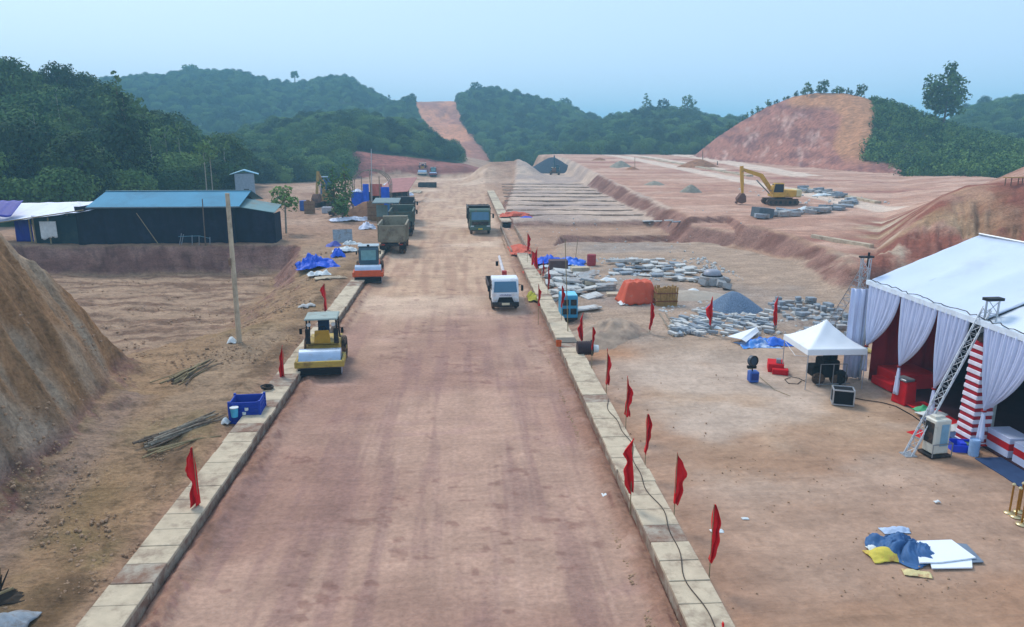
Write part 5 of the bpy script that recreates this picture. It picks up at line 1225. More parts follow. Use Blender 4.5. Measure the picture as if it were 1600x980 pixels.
# slab rows (upper), kerbstones, pavers
S2 = 'flat grey slab in the rows laid out behind the orange tarp'; G2 = 'slabs laid in rows behind the orange tarp'
n_ = 0
for r_, (py, x0, x1, k) in enumerate(((408, 985, 1040, 4), (413, 965, 1060, 6), (419, 960, 1085, 8), (425, 955, 1100, 9), (431, 950, 1120, 10), (437, 1040, 1135, 6))):
    for i in range(k):
        px = x0+(x1-x0)*(i+.5)/k+g.uniform(-3, 3)
        if 1095 < px < 1128 and py > 424: continue
        slab(px, py+g.uniform(-1.5, 1.5), (x1-x0)/k/18*g.uniform(.7, 1.05), g.uniform(.55, .95), g.uniform(.06, .22), g.uniform(-.5, .5), (g.gauss(0, .07), g.gauss(0, .05)), 'concrete_grey' if g.random() < .6 else 'stone_blue', S2, G2, g.uniform(0, .15)); n_ += 1
slab(975, 413, 3.2, .35, .25, .02, (0, 0), 'concrete_grey', 'long pale beam at the left end of the slab rows', None, .2, 'beam', 'concrete_beam')
q = at(1112, 443); e = empty('manhole_ring', q, 0, 'round concrete chamber with a dark grey domed lid right of the slab rows', 'chamber')
MB().lathe((0, 0, 0), [(.95, 0), (.9, .55), (.7, .6), (.7, .4), (0, .4)], 22).build('ring', 'stone_grey', e); MB().lathe((0, 0, .55), [(.62, 0), (.66, .18), (.55, .42), (.3, .5), (0, .52)], 20).build('lid', mat('lid_grey', '#8c8f98', .4), e, smooth=True)
MB().ring((0, 0, .6), (0, 0, 1), .68, .08, 22, 6).build('rim', 'black', e)
for i, (px, py) in enumerate(((1125, 447), (1130, 441), (1098, 446), (1135, 452))): slab(px, py, .7, .6, .4, .4*i, (.2, .3), 'stone_grey', 'grey rubble block around the round concrete chamber', 'rubble blocks around the concrete chamber', 0, 'block', 'rubble_block')
crumple('tarpaulin', 'cloth_white', at(1083, 455), .8, .5, .25, 72, label='small white bag on the sand left of the gravel heap', cat='bag', n=14)
S3 = 'small blue-grey kerb stone strewn in front of the gravel heap'; G3 = 'kerb stones strewn in front of the gravel heap'
for i in range(120):
    px = g.uniform(1050, 1205); t = g.random(); lo = 486+max(0, (1105-px))*.02; py = lo+(526-lo)*t
    if 1112 < px < 1192 and py < 494: continue
    if px < 1080: py = g.uniform(500, 528)
    slab(px, py, g.uniform(.45, .75), g.uniform(.18, .3), g.uniform(.12, .22), -.7+g.gauss(0, .3) if px > 1090 else -1.15+g.gauss(0, .1), (0, g.gauss(0, .08)), 'stone_blue' if g.random() < .6 else 'concrete_grey', S3, G3, g.uniform(0, .1), 'kerb stone', 'kerb_stone')
for i, (x0, y0, x1, y1) in enumerate(((1030, 492, 1052, 527), (1040, 492, 1060, 527), (1049, 500, 1070, 525))):
    a = at(x0, y0); b_ = at(x1, y1); o = MB().cyl(a-a, b_-a, .05, n=6).build('timber_rail', 'wood_grey'); o.location = a+Vector((0, 0, .08)); tag(o, ['outermost', 'middle', 'shortest'][i]+' of the three pale timber rails at the left edge of the kerb stones', 'rail')
crumple('tarpaulin', 'cloth_white', at(1059, 520), .7, .6, .2, 73, label='white crumpled bag lying on the timber rails', cat='bag', n=14)
crumple('tarpaulin', 'cloth_white', at(1117, 514), .8, .4, .18, 74, label='white rag at the foot of the middle flag', cat='rag', n=14)
S4 = 'grey building block in the low stacks left of the big tent'; G4 = 'building blocks stacked left of the big tent'
for r_, (py, x0, x1, k) in enumerate(((474, 1205, 1275, 4), (480, 1200, 1300, 7), (487, 1205, 1320, 8), (494, 1222, 1325, 7), (501, 1228, 1330, 7), (509, 1268, 1340, 5), (517, 1275, 1340, 4), (525, 1240, 1335, 6))):
    for i in range(k):
        px = x0+(x1-x0)*(i+.5)/k+g.uniform(-2, 2); nst = 1 if g.random() < .6 else 2
        for s_ in range(nst):
            slab(px, py+g.uniform(-2.5, 2.5), (x1-x0)/k/28*g.uniform(.5, 1.0), g.uniform(.25, .55), .2, g.uniform(-.35, .35), (0, g.gauss(0, .04)), 'stone_blue' if g.random() < .7 else 'stone_grey', S4, G4, .23*s_, 'block', 'building_block')
# stone kerbs in a bend around the excavator
S5 = 'grey stone block in the curved row around the yellow excavator'; G5 = 'stone blocks in the curve around the yellow excavator'
arc = [(1185, 341), (1200, 339), (1215, 338), (1230, 337), (1245, 336), (1260, 334), (1275, 333), (1290, 331), (1303, 329), (1315, 326), (1325, 322), (1330, 318), (1326, 314), (1316, 310), (1303, 306), (1290, 303), (1277, 301), (1264, 299), (1252, 297)]
for i in range(90):
    t = g.random()*(len(arc)-1); k = int(t); f = t-k; px = arc[k][0]*(1-f)+arc[k+1][0]*f; py = arc[k][1]*(1-f)+arc[k+1][1]*f
    slab(px, py+g.uniform(-4, 2), g.uniform(.9, 1.8), g.uniform(.6, 1.0), g.uniform(.15, .5), g.uniform(-.8, .8), (g.gauss(0, .08), g.gauss(0, .08)), 'stone_grey' if g.random() < .6 else 'stone_blue', S5, G5, g.uniform(0, .2), 'stone block', 'stone_block')
slab(1190, 340, 1.9, 1.6, 1.1, .2, (0, .1), mat('stone_dark', '#5d666c', .9, 0, .2, 3), 'dark grey cube-shaped stone stack at the left end of the curved row', None, 0, 'stone stack', 'stone_stack')
crumple('tarpaulin', 'cloth_white', at(1257, 328), 1.6, 1.0, .5, 75, label='white bag on the curved stone row below the excavator tracks', cat='bag', n=16)
crumple('tarpaulin', 'cloth_white', at(1290, 306), 4.5, 1.2, .5, 76, label='pale sheet lying along the far side of the curved stone row', cat='sheet', n=20)
# low kerb lines on plateau (concrete channels)
for i, (x0, y0, x1, y1, w, lab) in enumerate(((1256, 295, 1372, 318, .9, 'narrow pale concrete channel running right from the curved stone row'), (1270, 371, 1362, 387, .5, 'pale concrete channel on the terrace above the purple bank'), (1000, 246, 1172, 276, 1.4, 'pale concrete channel on the far plateau left of the excavator arm'))):
    a = at(x0, y0); b_ = at(x1, y1); L = (b_-a).length; o = MB()
    for k in range(12):
        p_ = a+(b_-a)*((k+.5)/12); o.box((p_.x-a.x, p_.y-a.y, zg(p_.x, p_.y)-a.z+.1), (L/12*.97, w, .35), Matrix.Rotation(math.atan2(b_.y-a.y, b_.x-a.x), 3, 'Z'))
    o = o.build('concrete_channel', 'concrete'); o.location = a; tag(o, lab, 'channel')
for i, (px, py) in enumerate(((1075, 344), (1058, 345), (1040, 345), (1086, 346))): slab(px-25, py+2, 1.8, .5, .12, .1*i, (0, 0), 'stone_blue' if i == 3 else 'concrete_grey', 'loose grey board on the ground at the right end of the formwork platform', 'loose boards at the right end of the formwork platform', .05, 'board', 'board')
q = at(1583, 289, 50); e = empty('low_bench', Vector(q)+Vector((0, 0, .05)), .1, 'small wooden frame table on top of the red mound behind the tent', 'table')
e.scale = (.55,)*3; MB().box((0, 0, 1.0), (3.2, .8, .12)).build('top', 'bamboo_tan', e)
for s in (-1.4, -.4, .8, 1.5): MB().cyl((s, 0, -.2), (s, 0, 1.0), .07).build('leg', 'bark', e)
# ---------------------------------------------------------------- pump, red steps, pop-up canopy, machine, case
q = at(1176, 597); e = empty('water_pump', q, 0, 'small blue box with a dark fan head standing alone on the yard', 'pump')
MB().box((0, 0, .28), (.42, .4, .5)).build('body', mat('pump_blue', '#2b57a8', .5), e, bevel=.03); MB().box((0, -.21, .3), (.3, .02, .3)).build('panel', mat('pump_dark', '#15307a', .5), e)
MB().cyl((-.05, 0, .5), (-.08, 0, .75), .03).build('neck', 'black', e); MB().box((-.1, 0, .72), (.4, .16, .12)).build('bracket', 'black', e)
MB().cyl((-.12, .08, 1.0), (-.04, -.08, 1.03), .24, n=18).build('fan', mat('fan_slate', '#2d3c4c', .5), e); MB().ring((-.04, -.09, 1.03), (.4, -1, .1), .22, .03, 20, 6).build('fan_rim', 'steel_dark', e)
q = at(1212, 583); e = empty('red_steps', q, -.35, 'red carpeted step block with a grey box on top', 'steps')
mat('carpet_red', '#c4161f', .9, 0, .1, 3)
e.scale = (.75,)*3; MB().box((0, .7, .27), (.95, 1.3, .55)).box((.25, -.12, .17), (.95, .5, .34)).build('step', 'carpet_red', e, bevel=.02); MB().box((.15, .5, .68), (.28, .35, .25)).build('box', 'steel_grey', e)
Y0 = 30.3
c0 = at(1302, 612); cx_, cy_ = 16.25, 31.3; hw = 1.32; ez = 1.85
e = empty('popup_canopy', (cx_, cy_, zg(cx_, cy_)), -.02, 'white square pop-up canopy with pointed top sheltering a black machine', 'canopy')
def fnc(u, v):
    a, b = u*2-1, v*2-1; r = max(abs(a), abs(b)); return (a*hw, b*hw, ez+1.05*(1-r)**1.35+.03*math.sin(a*9)*math.sin(b*9)*(1-r))
mat('canopy_white', '#e6eaec', .6, 0, .04, 1, '#cfd0cc', .25)
grid(fnc, 33, 33, 'roof', 'canopy_white', e)
vb = MB()
for s in (-1, 1): vb.box((s*hw, 0, ez-.12), (.02, 2*hw, .25)); vb.box((0, s*hw, ez-.12), (2*hw, .02, .25))
vb.build('valance', 'canopy_white', e)
for s in (-1, 1):
    for t in (-1, 1): MB().cyl((s*hw*.97, t*hw*.97, -.05), (s*hw*.97, t*hw*.97, ez), .022).build('leg', 'galv', e)
    MB().tube([(s*hw*.97, -hw*.97, ez-.3), (s*hw*.97, 0, ez-.65), (s*hw*.97, hw*.97, ez-.3)], .012).build('brace', 'galv', e)
e = empty('diesel_engine', (cx_+.1, cy_-.3, zg(cx_, cy_)), 0, 'black engine set with hoses on a frame beneath the white pop-up canopy', 'engine')
MB().box((0, 0, .75), (.75, .9, .8)).box((-.5, .2, .55), (.45, .7, .5)).build('block', 'black', e, bevel=.06)
MB().cyl((-.2, -.2, 1.1), (-.2, -.2, 1.75), .14).cyl((.28, .1, 1.1), (.28, .1, 1.5), .2, n=14).build('stack', 'black', e)
MB().cyl((.55, -.25, .35), (.2, -.5, .35), .33, n=18).build('tank', mat('rubber_black', '#1e1f22', .6), e)
MB().cyl((-.55, -.45, .3), (-.55, -.3, .3), .28, n=16).build('wheel', 'rubber', e); MB().cyl((.3, -.55, .28), (.3, -.4, .28), .28, n=16).build('wheel', 'rubber', e)
fr = MB(); 
for s in (-.6, 0, .6): fr.cyl((s, -.6, 0), (s, -.6, 1.05), .02)
fr.tube([(-.75, -.6, .12), (.8, -.6, .12)], .025).tube([(-.6, -.6, 1.05), (.6, -.6, 1.05)], .02); fr.build('frame', 'steel_grey', e)
MB().ring((.1, -.85, .06), (0, 0, 1), .22, .03, 18, 6).build('hose', mat('hose_yellow', '#a89c3e', .6), e)
q = at(1321, 635); e = empty('flight_case', q+Vector((0, .3, 0)), -.35, 'black case with silver edges on the ground in front of the pop-up canopy', 'case')
MB().box((0, 0, .36), (.78, .58, .6)).build('body', 'black', e)
ed = MB(); w, d, h = .8, .6, .62
for s in (-1, 1):
    for t in (-1, 1): ed.box((s*w/2, t*d/2, .36), (.05, .05, h)); ed.box((0, s*d/2, .36+t*h/2), (w, .05, .05)); ed.box((s*w/2, 0, .36+t*h/2), (.05, d, .05))
ed.build('edge', 'galv', e)
# cables across the yard
def wire(name, px, label, m='black', r=.02):
    P = [at(a, b_)+Vector((0, 0, .03)) for a, b_ in px]; o = MB().tube([p_-P[0] for p_ in P], r, 5).build(name, m); o.location = P[0]; tag(o, label, 'cable')
wire('cable', [(1260, 598), (1248, 592), (1236, 590), (1226, 594), (1232, 600), (1246, 601), (1252, 596)], 'looped dark cable left of the engine under the canopy', r=.015)
wire('cable', [(1330, 622), (1350, 626), (1378, 630), (1400, 636), (1425, 650), (1450, 668)], 'dark cable running along the front of the big tent floor')
wire('cable', [(1060, 880+30), (1056, 600)] if 0 else [(1170, 575), (1210, 610), (1235, 620)], 'thin pale cord lying diagonally on the yard', 'bamboo', .012)
# rubbish heap near the bottom right
q = at(1400, 862)
mat('tarp_slate', '#3f6490', .6, 0, .14, 3); mat('board_white', '#e8edf2', .5, 0, .03, 1)
crumple('tarpaulin', 'tarp_slate', at(1412, 862), 1.25, 1.35, .34, 84, label='crumpled slate-blue tarp lying on the yard at the bottom right', cat='tarp', n=60, fold=2.5, rz=.5)
crumple('sack', mat('sack_yellow', '#c9b94e', .7, 0, .15, 4, '#b06a4a', .3), at(1380, 870), .8, .6, .3, 85, label='yellow sack at the left edge of the slate-blue tarp', cat='sack', n=20)
crumple('sack', mat('sack_cream', '#cfc08a', .7, 0, .2, 5, '#a8563c', .35), at(1432, 897), .75, .35, .1, 86, label='cream printed sack below the slate-blue tarp', cat='sack', n=20, rz=-.3)
crumple('sack', 'cloth_white', at(1364, 858), .34, .3, .2, 87, label='small white bag at the far left of the rubbish heap', cat='bag', n=14)
crumple('sack', mat('sheet_paleblue', '#aebfd6', .6), at(1398, 830), .8, .35, .14, 88, label='pale blue sheet at the top of the rubbish heap', cat='sheet', n=18)
def flat(name, pts, z, th, m, label, cat):
    P = [G(a, b_, .15) for a, b_ in pts]; c = P[0]; o = MB().prism([(p_[0]-c[0], p_[1]-c[1]) for p_ in P], 0, th, 'xy').build(name, m); o.location = (c[0], c[1], zg(*c)+z); return tag(o, label, cat)
flat('foam_board', [(1428, 850), (1486, 848), (1524, 876), (1470, 883), (1436, 884)], .09, .035, 'board_white', 'large white foam board right of the slate-blue tarp', 'board')
flat('foam_board', [(1452, 878), (1518, 876), (1519, 889), (1456, 890)], .04, .035, 'board_white', 'narrower white board under the front edge of the large one', 'board')
flat('grey_sheet', [(1488, 850), (1510, 852), (1537, 880), (1512, 881)], .05, .02, mat('sheet_grey', '#6f7d8c', .5), 'grey sheet sticking out right of the white foam board', 'sheet')
for i, (px, py, s) in enumerate(((1464, 786, .1), (1164, 812, .12), (1120, 832, .18), (950, 775, .22))):
    crumple('scrap', 'cloth_white', at(px, py)+Vector((0, 0, .02)), s*1.8, s, .05, 95+i, label=['tiny white scrap on the yard above the rubbish heap', 'white scrap on the yard right of the nearest flags', 'grey-white scrap beside the nearest tall flag', 'white paper strip on the road edge by the right culvert'][i], cat='scrap', n=10)
# brass stanchions
SG = ['brass queue post nearest the left of the cluster at the right edge', 'brass queue post second from the left at the right edge', 'brass queue post in front at the right edge', 'brass queue post half cut by the right edge', 'brass queue post behind the others at the right edge']
for i, (px, py) in enumerate(((1577, 802), (1587, 808), (1596, 820), (1604, 812), (1592, 800))):
    q = at(px, py); e = empty('stanchion', q, 0, SG[i], 'queue post', 'brass queue posts at the right edge')
    bm_ = mat('brass', '#b08a3c', .3, .9, .1, 3); MB().lathe((0, 0, 0), [(0, 0), (.16, 0), (.15, .03), (.05, .06), (0, .06)], 18).build('base', mat('brass_pale', '#cbb98c', .35, .6), e, smooth=True)
    MB().cyl((0, 0, .05), (0, 0, .88), .028, n=10).build('post', bm_, e); MB().lathe((0, 0, .88), [(0, 0), (.05, .02), (.055, .05), (.03, .09), (0, .1)], 12).build('knob', 'brass_pale', e)

st2 = MB(); ico = bmesh.new(); bmesh.ops.create_icosphere(ico, subdivisions=1, radius=.5)
st2.add([tuple(c*random.Random(v.index).uniform(.6, 1.15) for c in v.co) for v in ico.verts], [tuple(v.index for v in f.verts) for f in ico.faces]); ico.free()
stone1 = st2.build('broken_stone', 'concrete_grey'); stone1.location = at(1046, 512)+Vector((0, 0, .05)); stone1.scale = (.4, .3, .22); tag(stone1, 'single broken grey stone lying between the timber rails', 'stone')
def rub(label, boxpx, n, s0, s1, seed):
    g = np.random.RandomState(seed); P = []
    a = G(boxpx[0], boxpx[3], .4); b_ = G(boxpx[2], boxpx[1], .4); cx0 = (G(boxpx[0], (boxpx[1]+boxpx[3])/2, .4)[0]+0); cx1 = G(boxpx[2], (boxpx[1]+boxpx[3])/2, .4)[0]
    x = cx0+(cx1-cx0)*g.rand(n); y = a[1]+(b_[1]-a[1])*g.rand(n); k = fbm(x/.9, y/.9, seed, 3) > .48; x, y = x[k], y[k]; z = terrain(x, y)[0]
    o = scatter('rubble', label, [stone1], np.stack([x, y, z+.01], 1), s0+(s1-s0)*g.rand(len(x))**2.5); o['category'] = 'rubble'
rub('broken grey stone strewn between the kerb stones and the building blocks', (1040, 470, 1340, 530), 1500, .06, .4, 301)
rub('broken grey stone strewn between the slab rows behind the orange tarp', (850, 403, 1140, 445), 1100, .08, .45, 302)
rub('broken stone strewn along the edge of the formwork platform', (800, 345, 1180, 400), 260, .06, .3, 303)
rub('broken stone along the curved stone row on the plateau', (1180, 318, 1340, 345), 260, .1, .6, 304)
# ---------------------------------------------------------------- event tent
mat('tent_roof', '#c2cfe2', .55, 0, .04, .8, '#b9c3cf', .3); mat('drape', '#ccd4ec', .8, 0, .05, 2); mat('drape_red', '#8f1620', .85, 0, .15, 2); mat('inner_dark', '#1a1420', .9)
XT = 18.15; YA, YC, YB = 31.2, 24.1, 16.6; ZE = 4.72; XR = 22.95; ZR = 6.75; XF = 27.7
gz = zg(19, 27)
e = empty('event_tent', (XT, YC, gz), 0, 'large white event tent with gathered white drapes open toward the road', 'tent'); O = Vector((XT, YC, gz))
def L(x, y, z): return Vector((x, y, z))-O
def roof(y0, y1, name, dz, m):
    for (xa_, za_, xb_, zb_) in ((XT-.1, ZE+dz, XR, ZR+dz), (XR, ZR+dz, XF, ZE+dz)):
        def fn(u, v):
            y = y0+(y1-y0)*u; x = xa_+(xb_-xa_)*v; bay = abs(math.sin(math.pi*u*3)); sag = -.16*math.sin(math.pi*v)*bay+.03*(float(fbm(np.array([u*9.]), np.array([v*4.]), 7, 3)[0])-.5)
            return tuple(L(x, y, za_+(zb_-za_)*v+sag+.012*math.sin(v*30+u*9)))
        grid(fn, 37, 16, name, m, e, solid=.03)
roof(YA+.2, YC-.1, 'roof', 0, 'tent_roof'); roof(YC-.1, YB, 'roof', -.1, mat('tent_roof_pale', '#cfd9e2', .5, 0, .03, .8, '#c5cbd0', .25))
for i, y in enumerate((YA+.2, 28.9, 26.5, YC)):
    MB().tube([L(XT-.12, y, ZE-.06), L(XR, y, ZR-.06), L(XF, y, ZE-.06)], .05).build('rafter', 'galv', e)
for t in (.33, .66): MB().tube([L(XT+(XR-XT)*t, YA, ZE+(ZR-ZE)*t-.3), L(XT+(XR-XT)*t, YB, ZE+(ZR-ZE)*t-.36)], .03).build('purlin', 'galv', e)
MB().tube([L(XR, YA+.2, ZR+.06), L(XR, YB, ZR+.0)], .05).build('ridge_beam', 'galv', e)
MB().box(L(XT-.14, (YA+YB)/2, ZE-.02), (.16, YA-YB+.3, .2)).build('eave_beam', mat('eave_white', '#d9e4ee', .5), e)
# lace edge of little wires and rope along the eave
g = random.Random(3); pr = []
for i in range(60): pr.append(L(XT-.2+g.uniform(-.04, .12), YA-(YA-YB)*i/59, ZE+.12+g.uniform(-.03, .06)))
MB().tube(pr, .018, 4).build('eave_rope', 'steel_dark', e)
MB().prism([((XT-O.x), ZE-O.z), (XR-O.x, ZR-O.z), (XF-O.x, ZE-O.z)], YA-O.y+.05, YA-O.y+.1, 'xz').build('gable', 'tent_roof', e)
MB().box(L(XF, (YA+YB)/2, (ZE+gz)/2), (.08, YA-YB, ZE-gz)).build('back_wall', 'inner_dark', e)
def pleat(name, x0, y0, x1, y1, z0, z1, m, n=80, amp=.05, freq=26):
    d = Vector((x1-x0, y1-y0, 0)); nn = Vector((-d.y, d.x, 0)).normalized()
    def fn(u, v):
        p_ = Vector((x0, y0, 0))+d*u+nn*amp*(math.sin(u*freq)+.4*math.sin(u*freq*2.3+v*2)); return tuple(Vector((p_.x, p_.y, z0+(z1-z0)*v))-O)
    return grid(fn, n, 6, name, m, e, solid=.01)
pleat('side_wall', XT+.3, YA-.05, XF, YA-.05, gz, ZE+.1, 'drape_red', 90, .07, 70)
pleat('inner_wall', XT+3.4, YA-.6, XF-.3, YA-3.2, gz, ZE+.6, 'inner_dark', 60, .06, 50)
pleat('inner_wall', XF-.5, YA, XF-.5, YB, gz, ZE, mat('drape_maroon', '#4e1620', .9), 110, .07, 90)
# side drape at the far corner
pleat('corner_drape', XT-.75, YA+.35, XT+.0, YA+.15, gz+.05, ZE-.35, 'drape', 30, .05, 16)
MB().cyl(L(XT-.05, YA+.05, gz), L(XT-.05, YA+.05, ZE), .06).build('leg', 'galv', e)
def curtain(ya, yb, zgather, tail, knot_t, m='drape'):
    """hung full width from the eave (ya..yb), drawn together at one point and tied"""
    yk = ya+(yb-ya)*knot_t; nu, nv = 60, 26
    def fn(u, v):
        t = v                      # 0 top, 1 knot
        w = (1-t)**.62 if True else 1
        ytop = ya+(yb-ya)*u; k = t**2.1 if u > knot_t else t**1.2
        kk = k*(.15+.85*abs(u-knot_t)/max(knot_t, 1-knot_t)) if False else k
        y = ytop*(1-kk)+(yk+(u-.5)*.1)*kk
        z = (ZE-.06)*(1-t)+zgather*t
        x = XT-.16+.055*math.sin(u*95)*(1-.5*t)+.03*math.sin(u*37+t*3)-.06*math.sin(math.pi*t)
        return tuple(L(x, y, z))
    c = grid(fn, nu*2, nv, 'curtain', m, e, solid=.008)
    MB().ring(L(XT-.17, yk, zgather), (0, 0, 1), .06, .035, 14, 6).build('tie', 'drape_red', c)
    def ft(u, v):
        a = u*2*math.pi; r = .045+.10*v**.7; return tuple(L(XT-.17+r*math.cos(a)*(.6+.2*math.sin(a*5)), yk+r*math.sin(a)*(1+.15*math.sin(a*6)), zgather-(tail)*v))
    grid(ft, 28, 8, 'tail', m, c, solid=.006)
curtain(YA, 28.75, gz+1.75, 1.15, .16); curtain(28.7, 26.3, gz+1.6, 1.2, .2); curtain(26.25, 24.45, gz+1.45, 1.1, .22)
curtain(23.7, 21.2, gz+1.6, 1.1, .25); curtain(21.15, 18.8, gz+1.6, 1.1, .2)
for y in (28.72, 26.28): pass
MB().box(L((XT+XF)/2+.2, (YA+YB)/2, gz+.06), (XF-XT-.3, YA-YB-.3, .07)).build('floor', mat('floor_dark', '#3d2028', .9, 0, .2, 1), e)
# what stands in the tent
def inside(name, label, cat, loc, dims, m, bevel=.02, rz=0.):
    o = MB().box((0, 0, dims[2]/2), dims).build(name, m, bevel=bevel); o.location = loc; o.rotation_euler = (0, 0, rz); return tag(o, label, cat)
fz_ = gz+.1
e1 = empty('stage_steps', (XT+1.1, 29.9, fz_-.05), .1, 'red carpeted stage steps in the left corner of the big tent', 'stage')
MB().box((.5, .4, .35), (1.8, 1.6, .7)).build('platform', 'carpet_red', e1, bevel=.03); MB().box((-.45, .2, .18), (.8, 1.4, .36)).build('step', 'carpet_red', e1, bevel=.03)
for i in range(2): pass
e1 = empty('lectern', (XT+.15, 28.15, gz+.02), .25, 'red draped lectern with a grey top just inside the tent opening', 'lectern')
MB().box((0, 0, .5), (.6, .75, 1.0), taper=(.85, .9)).build('body', 'carpet_red', e1, bevel=.03); MB().box((-.05, 0, 1.06), (.5, .6, .1)).build('top', 'steel_grey', e1, bevel=.02)
inside('carpet', 'strip of red carpet along the front edge inside the big tent', 'carpet', (XT+.5, 25.7, gz+.1), (.9, 4.5, .03), 'carpet_red', .005)
inside('blue_mat', 'blue-grey mat at the tent front beside the striped column', 'mat', (XT+.05, 24.9, gz+.1), (.8, 2.6, .035), mat('mat_blue', '#45587e', .9), .005)
inside('blue_mat', 'dark blue mat along the tent front at the right edge', 'mat', (XT-.1, 21.4, gz+.02), (1.0, 2.4, .05), mat('mat_navy', '#33486c', .9), .005)
inside('cabinet', 'tall pale cabinet standing inside the dark tent left of the striped column', 'cabinet', (XT+1.5, 25.1, fz_), (.42, .5, 1.5), mat('cab_pale', '#b4b8b4', .6), .02)
crumple('bundle', mat('bag_green', '#4fae7a', .6), (XT+.3, 27.0, fz_), .7, .5, .3, 96, label='green bag on the floor inside the tent front', cat='bag', n=16)
crumple('bundle', 'cloth_white', (XT+.4, 26.5, fz_), 1.0, .6, .18, 97, label='pale cloth heap on the floor beside the green bag', cat='cloth', n=16)
crumple('bundle', 'cloth_white', (XT+.2, 25.0, fz_+.03), 1.0, .6, .18, 98, label='white cloths on the blue mat in front of the pale cabinet', cat='cloth', n=16)
for i, (y, lab) in enumerate(((23.0, 'table draped in white and red just right of the striped column'), (21.7, 'second table draped in white and red at the right edge of the tent front'))):
    e1 = empty('draped_table', (XT+.85, y, fz_-.05), 0, lab, 'table', 'draped tables at the tent front')
    MB().box((0, 0, .73), (.8, 1.1, .05)).build('top', 'drape', e1, bevel=.01)
    o = e; 
    for (zz0, zz1, m_) in ((.0, .3, 'drape'), (.3, .55, 'carpet_red'), (.55, .72, 'drape')): MB().box((0, 0, (zz0+zz1)/2), (.78, 1.08, zz1-zz0-.004)).build('skirt', m_, e1)
barrel(0, 0, mat('jug_blue', '#8fb2d8', .3), .62, .17, 'pale blue water jug at the foot of the striped column', 'jug', base=(XT-.45, 22.9, gz+.0))
barrel(0, 0, mat('pot_green', '#5f7a5c', .6), .3, .16, 'small green pot left of the pale blue water jug', 'pot', base=(XT-.45, 23.35, gz+.0))
q = at(1501, 704); e1 = empty('blue_crate', q, -.2, 'bright blue plastic crate on the ground left of the striped column', 'crate')
MB().box((0, 0, .04), (.75, .5, .05)).box((0, .25, .18), (.75, .04, .32)).box((0, -.25, .15), (.75, .04, .28)).box((.37, 0, .18), (.04, .5, .32)).box((-.37, 0, .16), (.04, .5, .3)).build('wall', mat('crate_bright', '#1c3fd0', .5), e1, bevel=.01)
MB().box((0, 0, .25), (.2, .3, .16)).build('handle', 'crate_bright', e1)
# striped column and the truss masts
e1 = empty('striped_column', (XT+.22, YC-.15, gz), .05, 'square truss column wrapped in red and white striped cloth at the tent front', 'column')
n = 13; zt = 3.85
for i in range(n):
    for k, m_ in ((0, mat('stripe_white', '#d9d6e2', .8)), (1, mat('stripe_red', '#a01c2c', .8))):
        z0_ = zt*(i+.5*k)/n; w = .62+(.10 if k == 0 else 0)*.5+.14*(1-i/n); c = MB(); c.box((0, 0, z0_+zt/n/4+.02), (w, w, zt/n*.52), taper=(.97, .97)); c.build('cloth_band', m_, e1, bevel=.02)
def truss(p, q_, w, parent, name='truss', r=.022):
    p = Vector(p); q_ = Vector(q_); d = (q_-p).normalized(); L_ = (q_-p).length; u = d.orthogonal().normalized(); v = d.cross(u); mb = MB(); cs = [(u+v)*w/2, (u-v)*w/2, (-u-v)*w/2, (v-u)*w/2]
    for c in cs: mb.cyl(p+c, q_+c, r, n=6)
    k = max(3, int(L_/(w*1.3)))
    for i in range(k):
        a = p+d*L_*i/k; b_ = p+d*L_*(i+1)/k
        for j in range(4): c, c2 = cs[j], cs[(j+1) % 4]; mb.cyl(a+c, a+c2, r*.6, n=4).cyl(a+(c if i % 2 else c2), b_+(c2 if i % 2 else c), r*.6, n=4)
    return mb.build(name, 'galv', parent)
truss((0, 0, zt), (0, 0, ZE-gz+.75), .36, e1, 'mast_head')
MB().box((0, 0, ZE-gz+.8), (.62, .3, .1)).box((-.15, -.12, zt+.2), (.4, .35, .3)).build('clamp', 'steel_dark', e1)
f = at(1413, 709); truss(f-Vector(e1.location), (-.1, .1, ZE-gz+.45), .26, e1, 'diagonal_brace', .02)
MB().box(f-Vector(e1.location)+Vector((0, 0, .03)), (.42, .42, .04)).build('foot_plate', 'galv', e1)
e1 = empty('truss_mast', (XT-.1, YA+.55, gz), 0, 'metal truss mast with a slanting brace at the far left corner of the big tent', 'mast')
truss((0, 0, 0), (0, 0, ZE-gz+1.0), .34, e1, 'upright'); MB().box((0, 0, ZE-gz+1.05), (.62, .2, .08)).cyl((.1, 0, ZE-gz+.6), (.1, 0, ZE-gz+1.25), .05).build('clamp', 'steel_dark', e1)
f = at(1285, 528); truss(f-Vector(e1.location), (0, 0, ZE-gz+.5), .34, e1, 'diagonal_brace', .02)
# air cooler with cage
q = at(1466, 716); e1 = empty('air_cooler', q+Vector((0, .25, 0)), .12, 'cream standing air cooler in a metal frame at the foot of the slanting brace', 'cooler')
MB().box((0, 0, .78), (.62, .55, 1.25)).build('body', mat('cooler_cream', '#cfcdbf', .5, 0, .06, 3, '#9a9484', .25), e1, bevel=.04)
MB().box((.06, -.285, .85), (.3, .02, .8)).build('front_panel', mat('panel_blue', '#7fa6bc', .3), e1, bevel=.01); MB().box((-.32, -.0, .9), (.02, .4, .75)).build('side_grille', 'steel_dark', e1)
MB().tube([(-.4, -.35, .55), (.4, -.35, .55), (.4, .3, .55)], .02).tube([(-.38, -.35, .08), (-.38, -.35, .55)], .02).tube([(.38, -.35, .08), (.38, -.35, .55)], .02).build('cage', 'steel_grey', e1)
MB().box((0, 0, .08), (.8, .7, .1)).build('base', 'steel_dark', e1, bevel=.02); MB().box((-.15, 0, 1.45), (.2, .25, .1)).box((.1, .05, 1.44), (.2, .2, .08)).build('top_part', 'cooler_cream', e1)
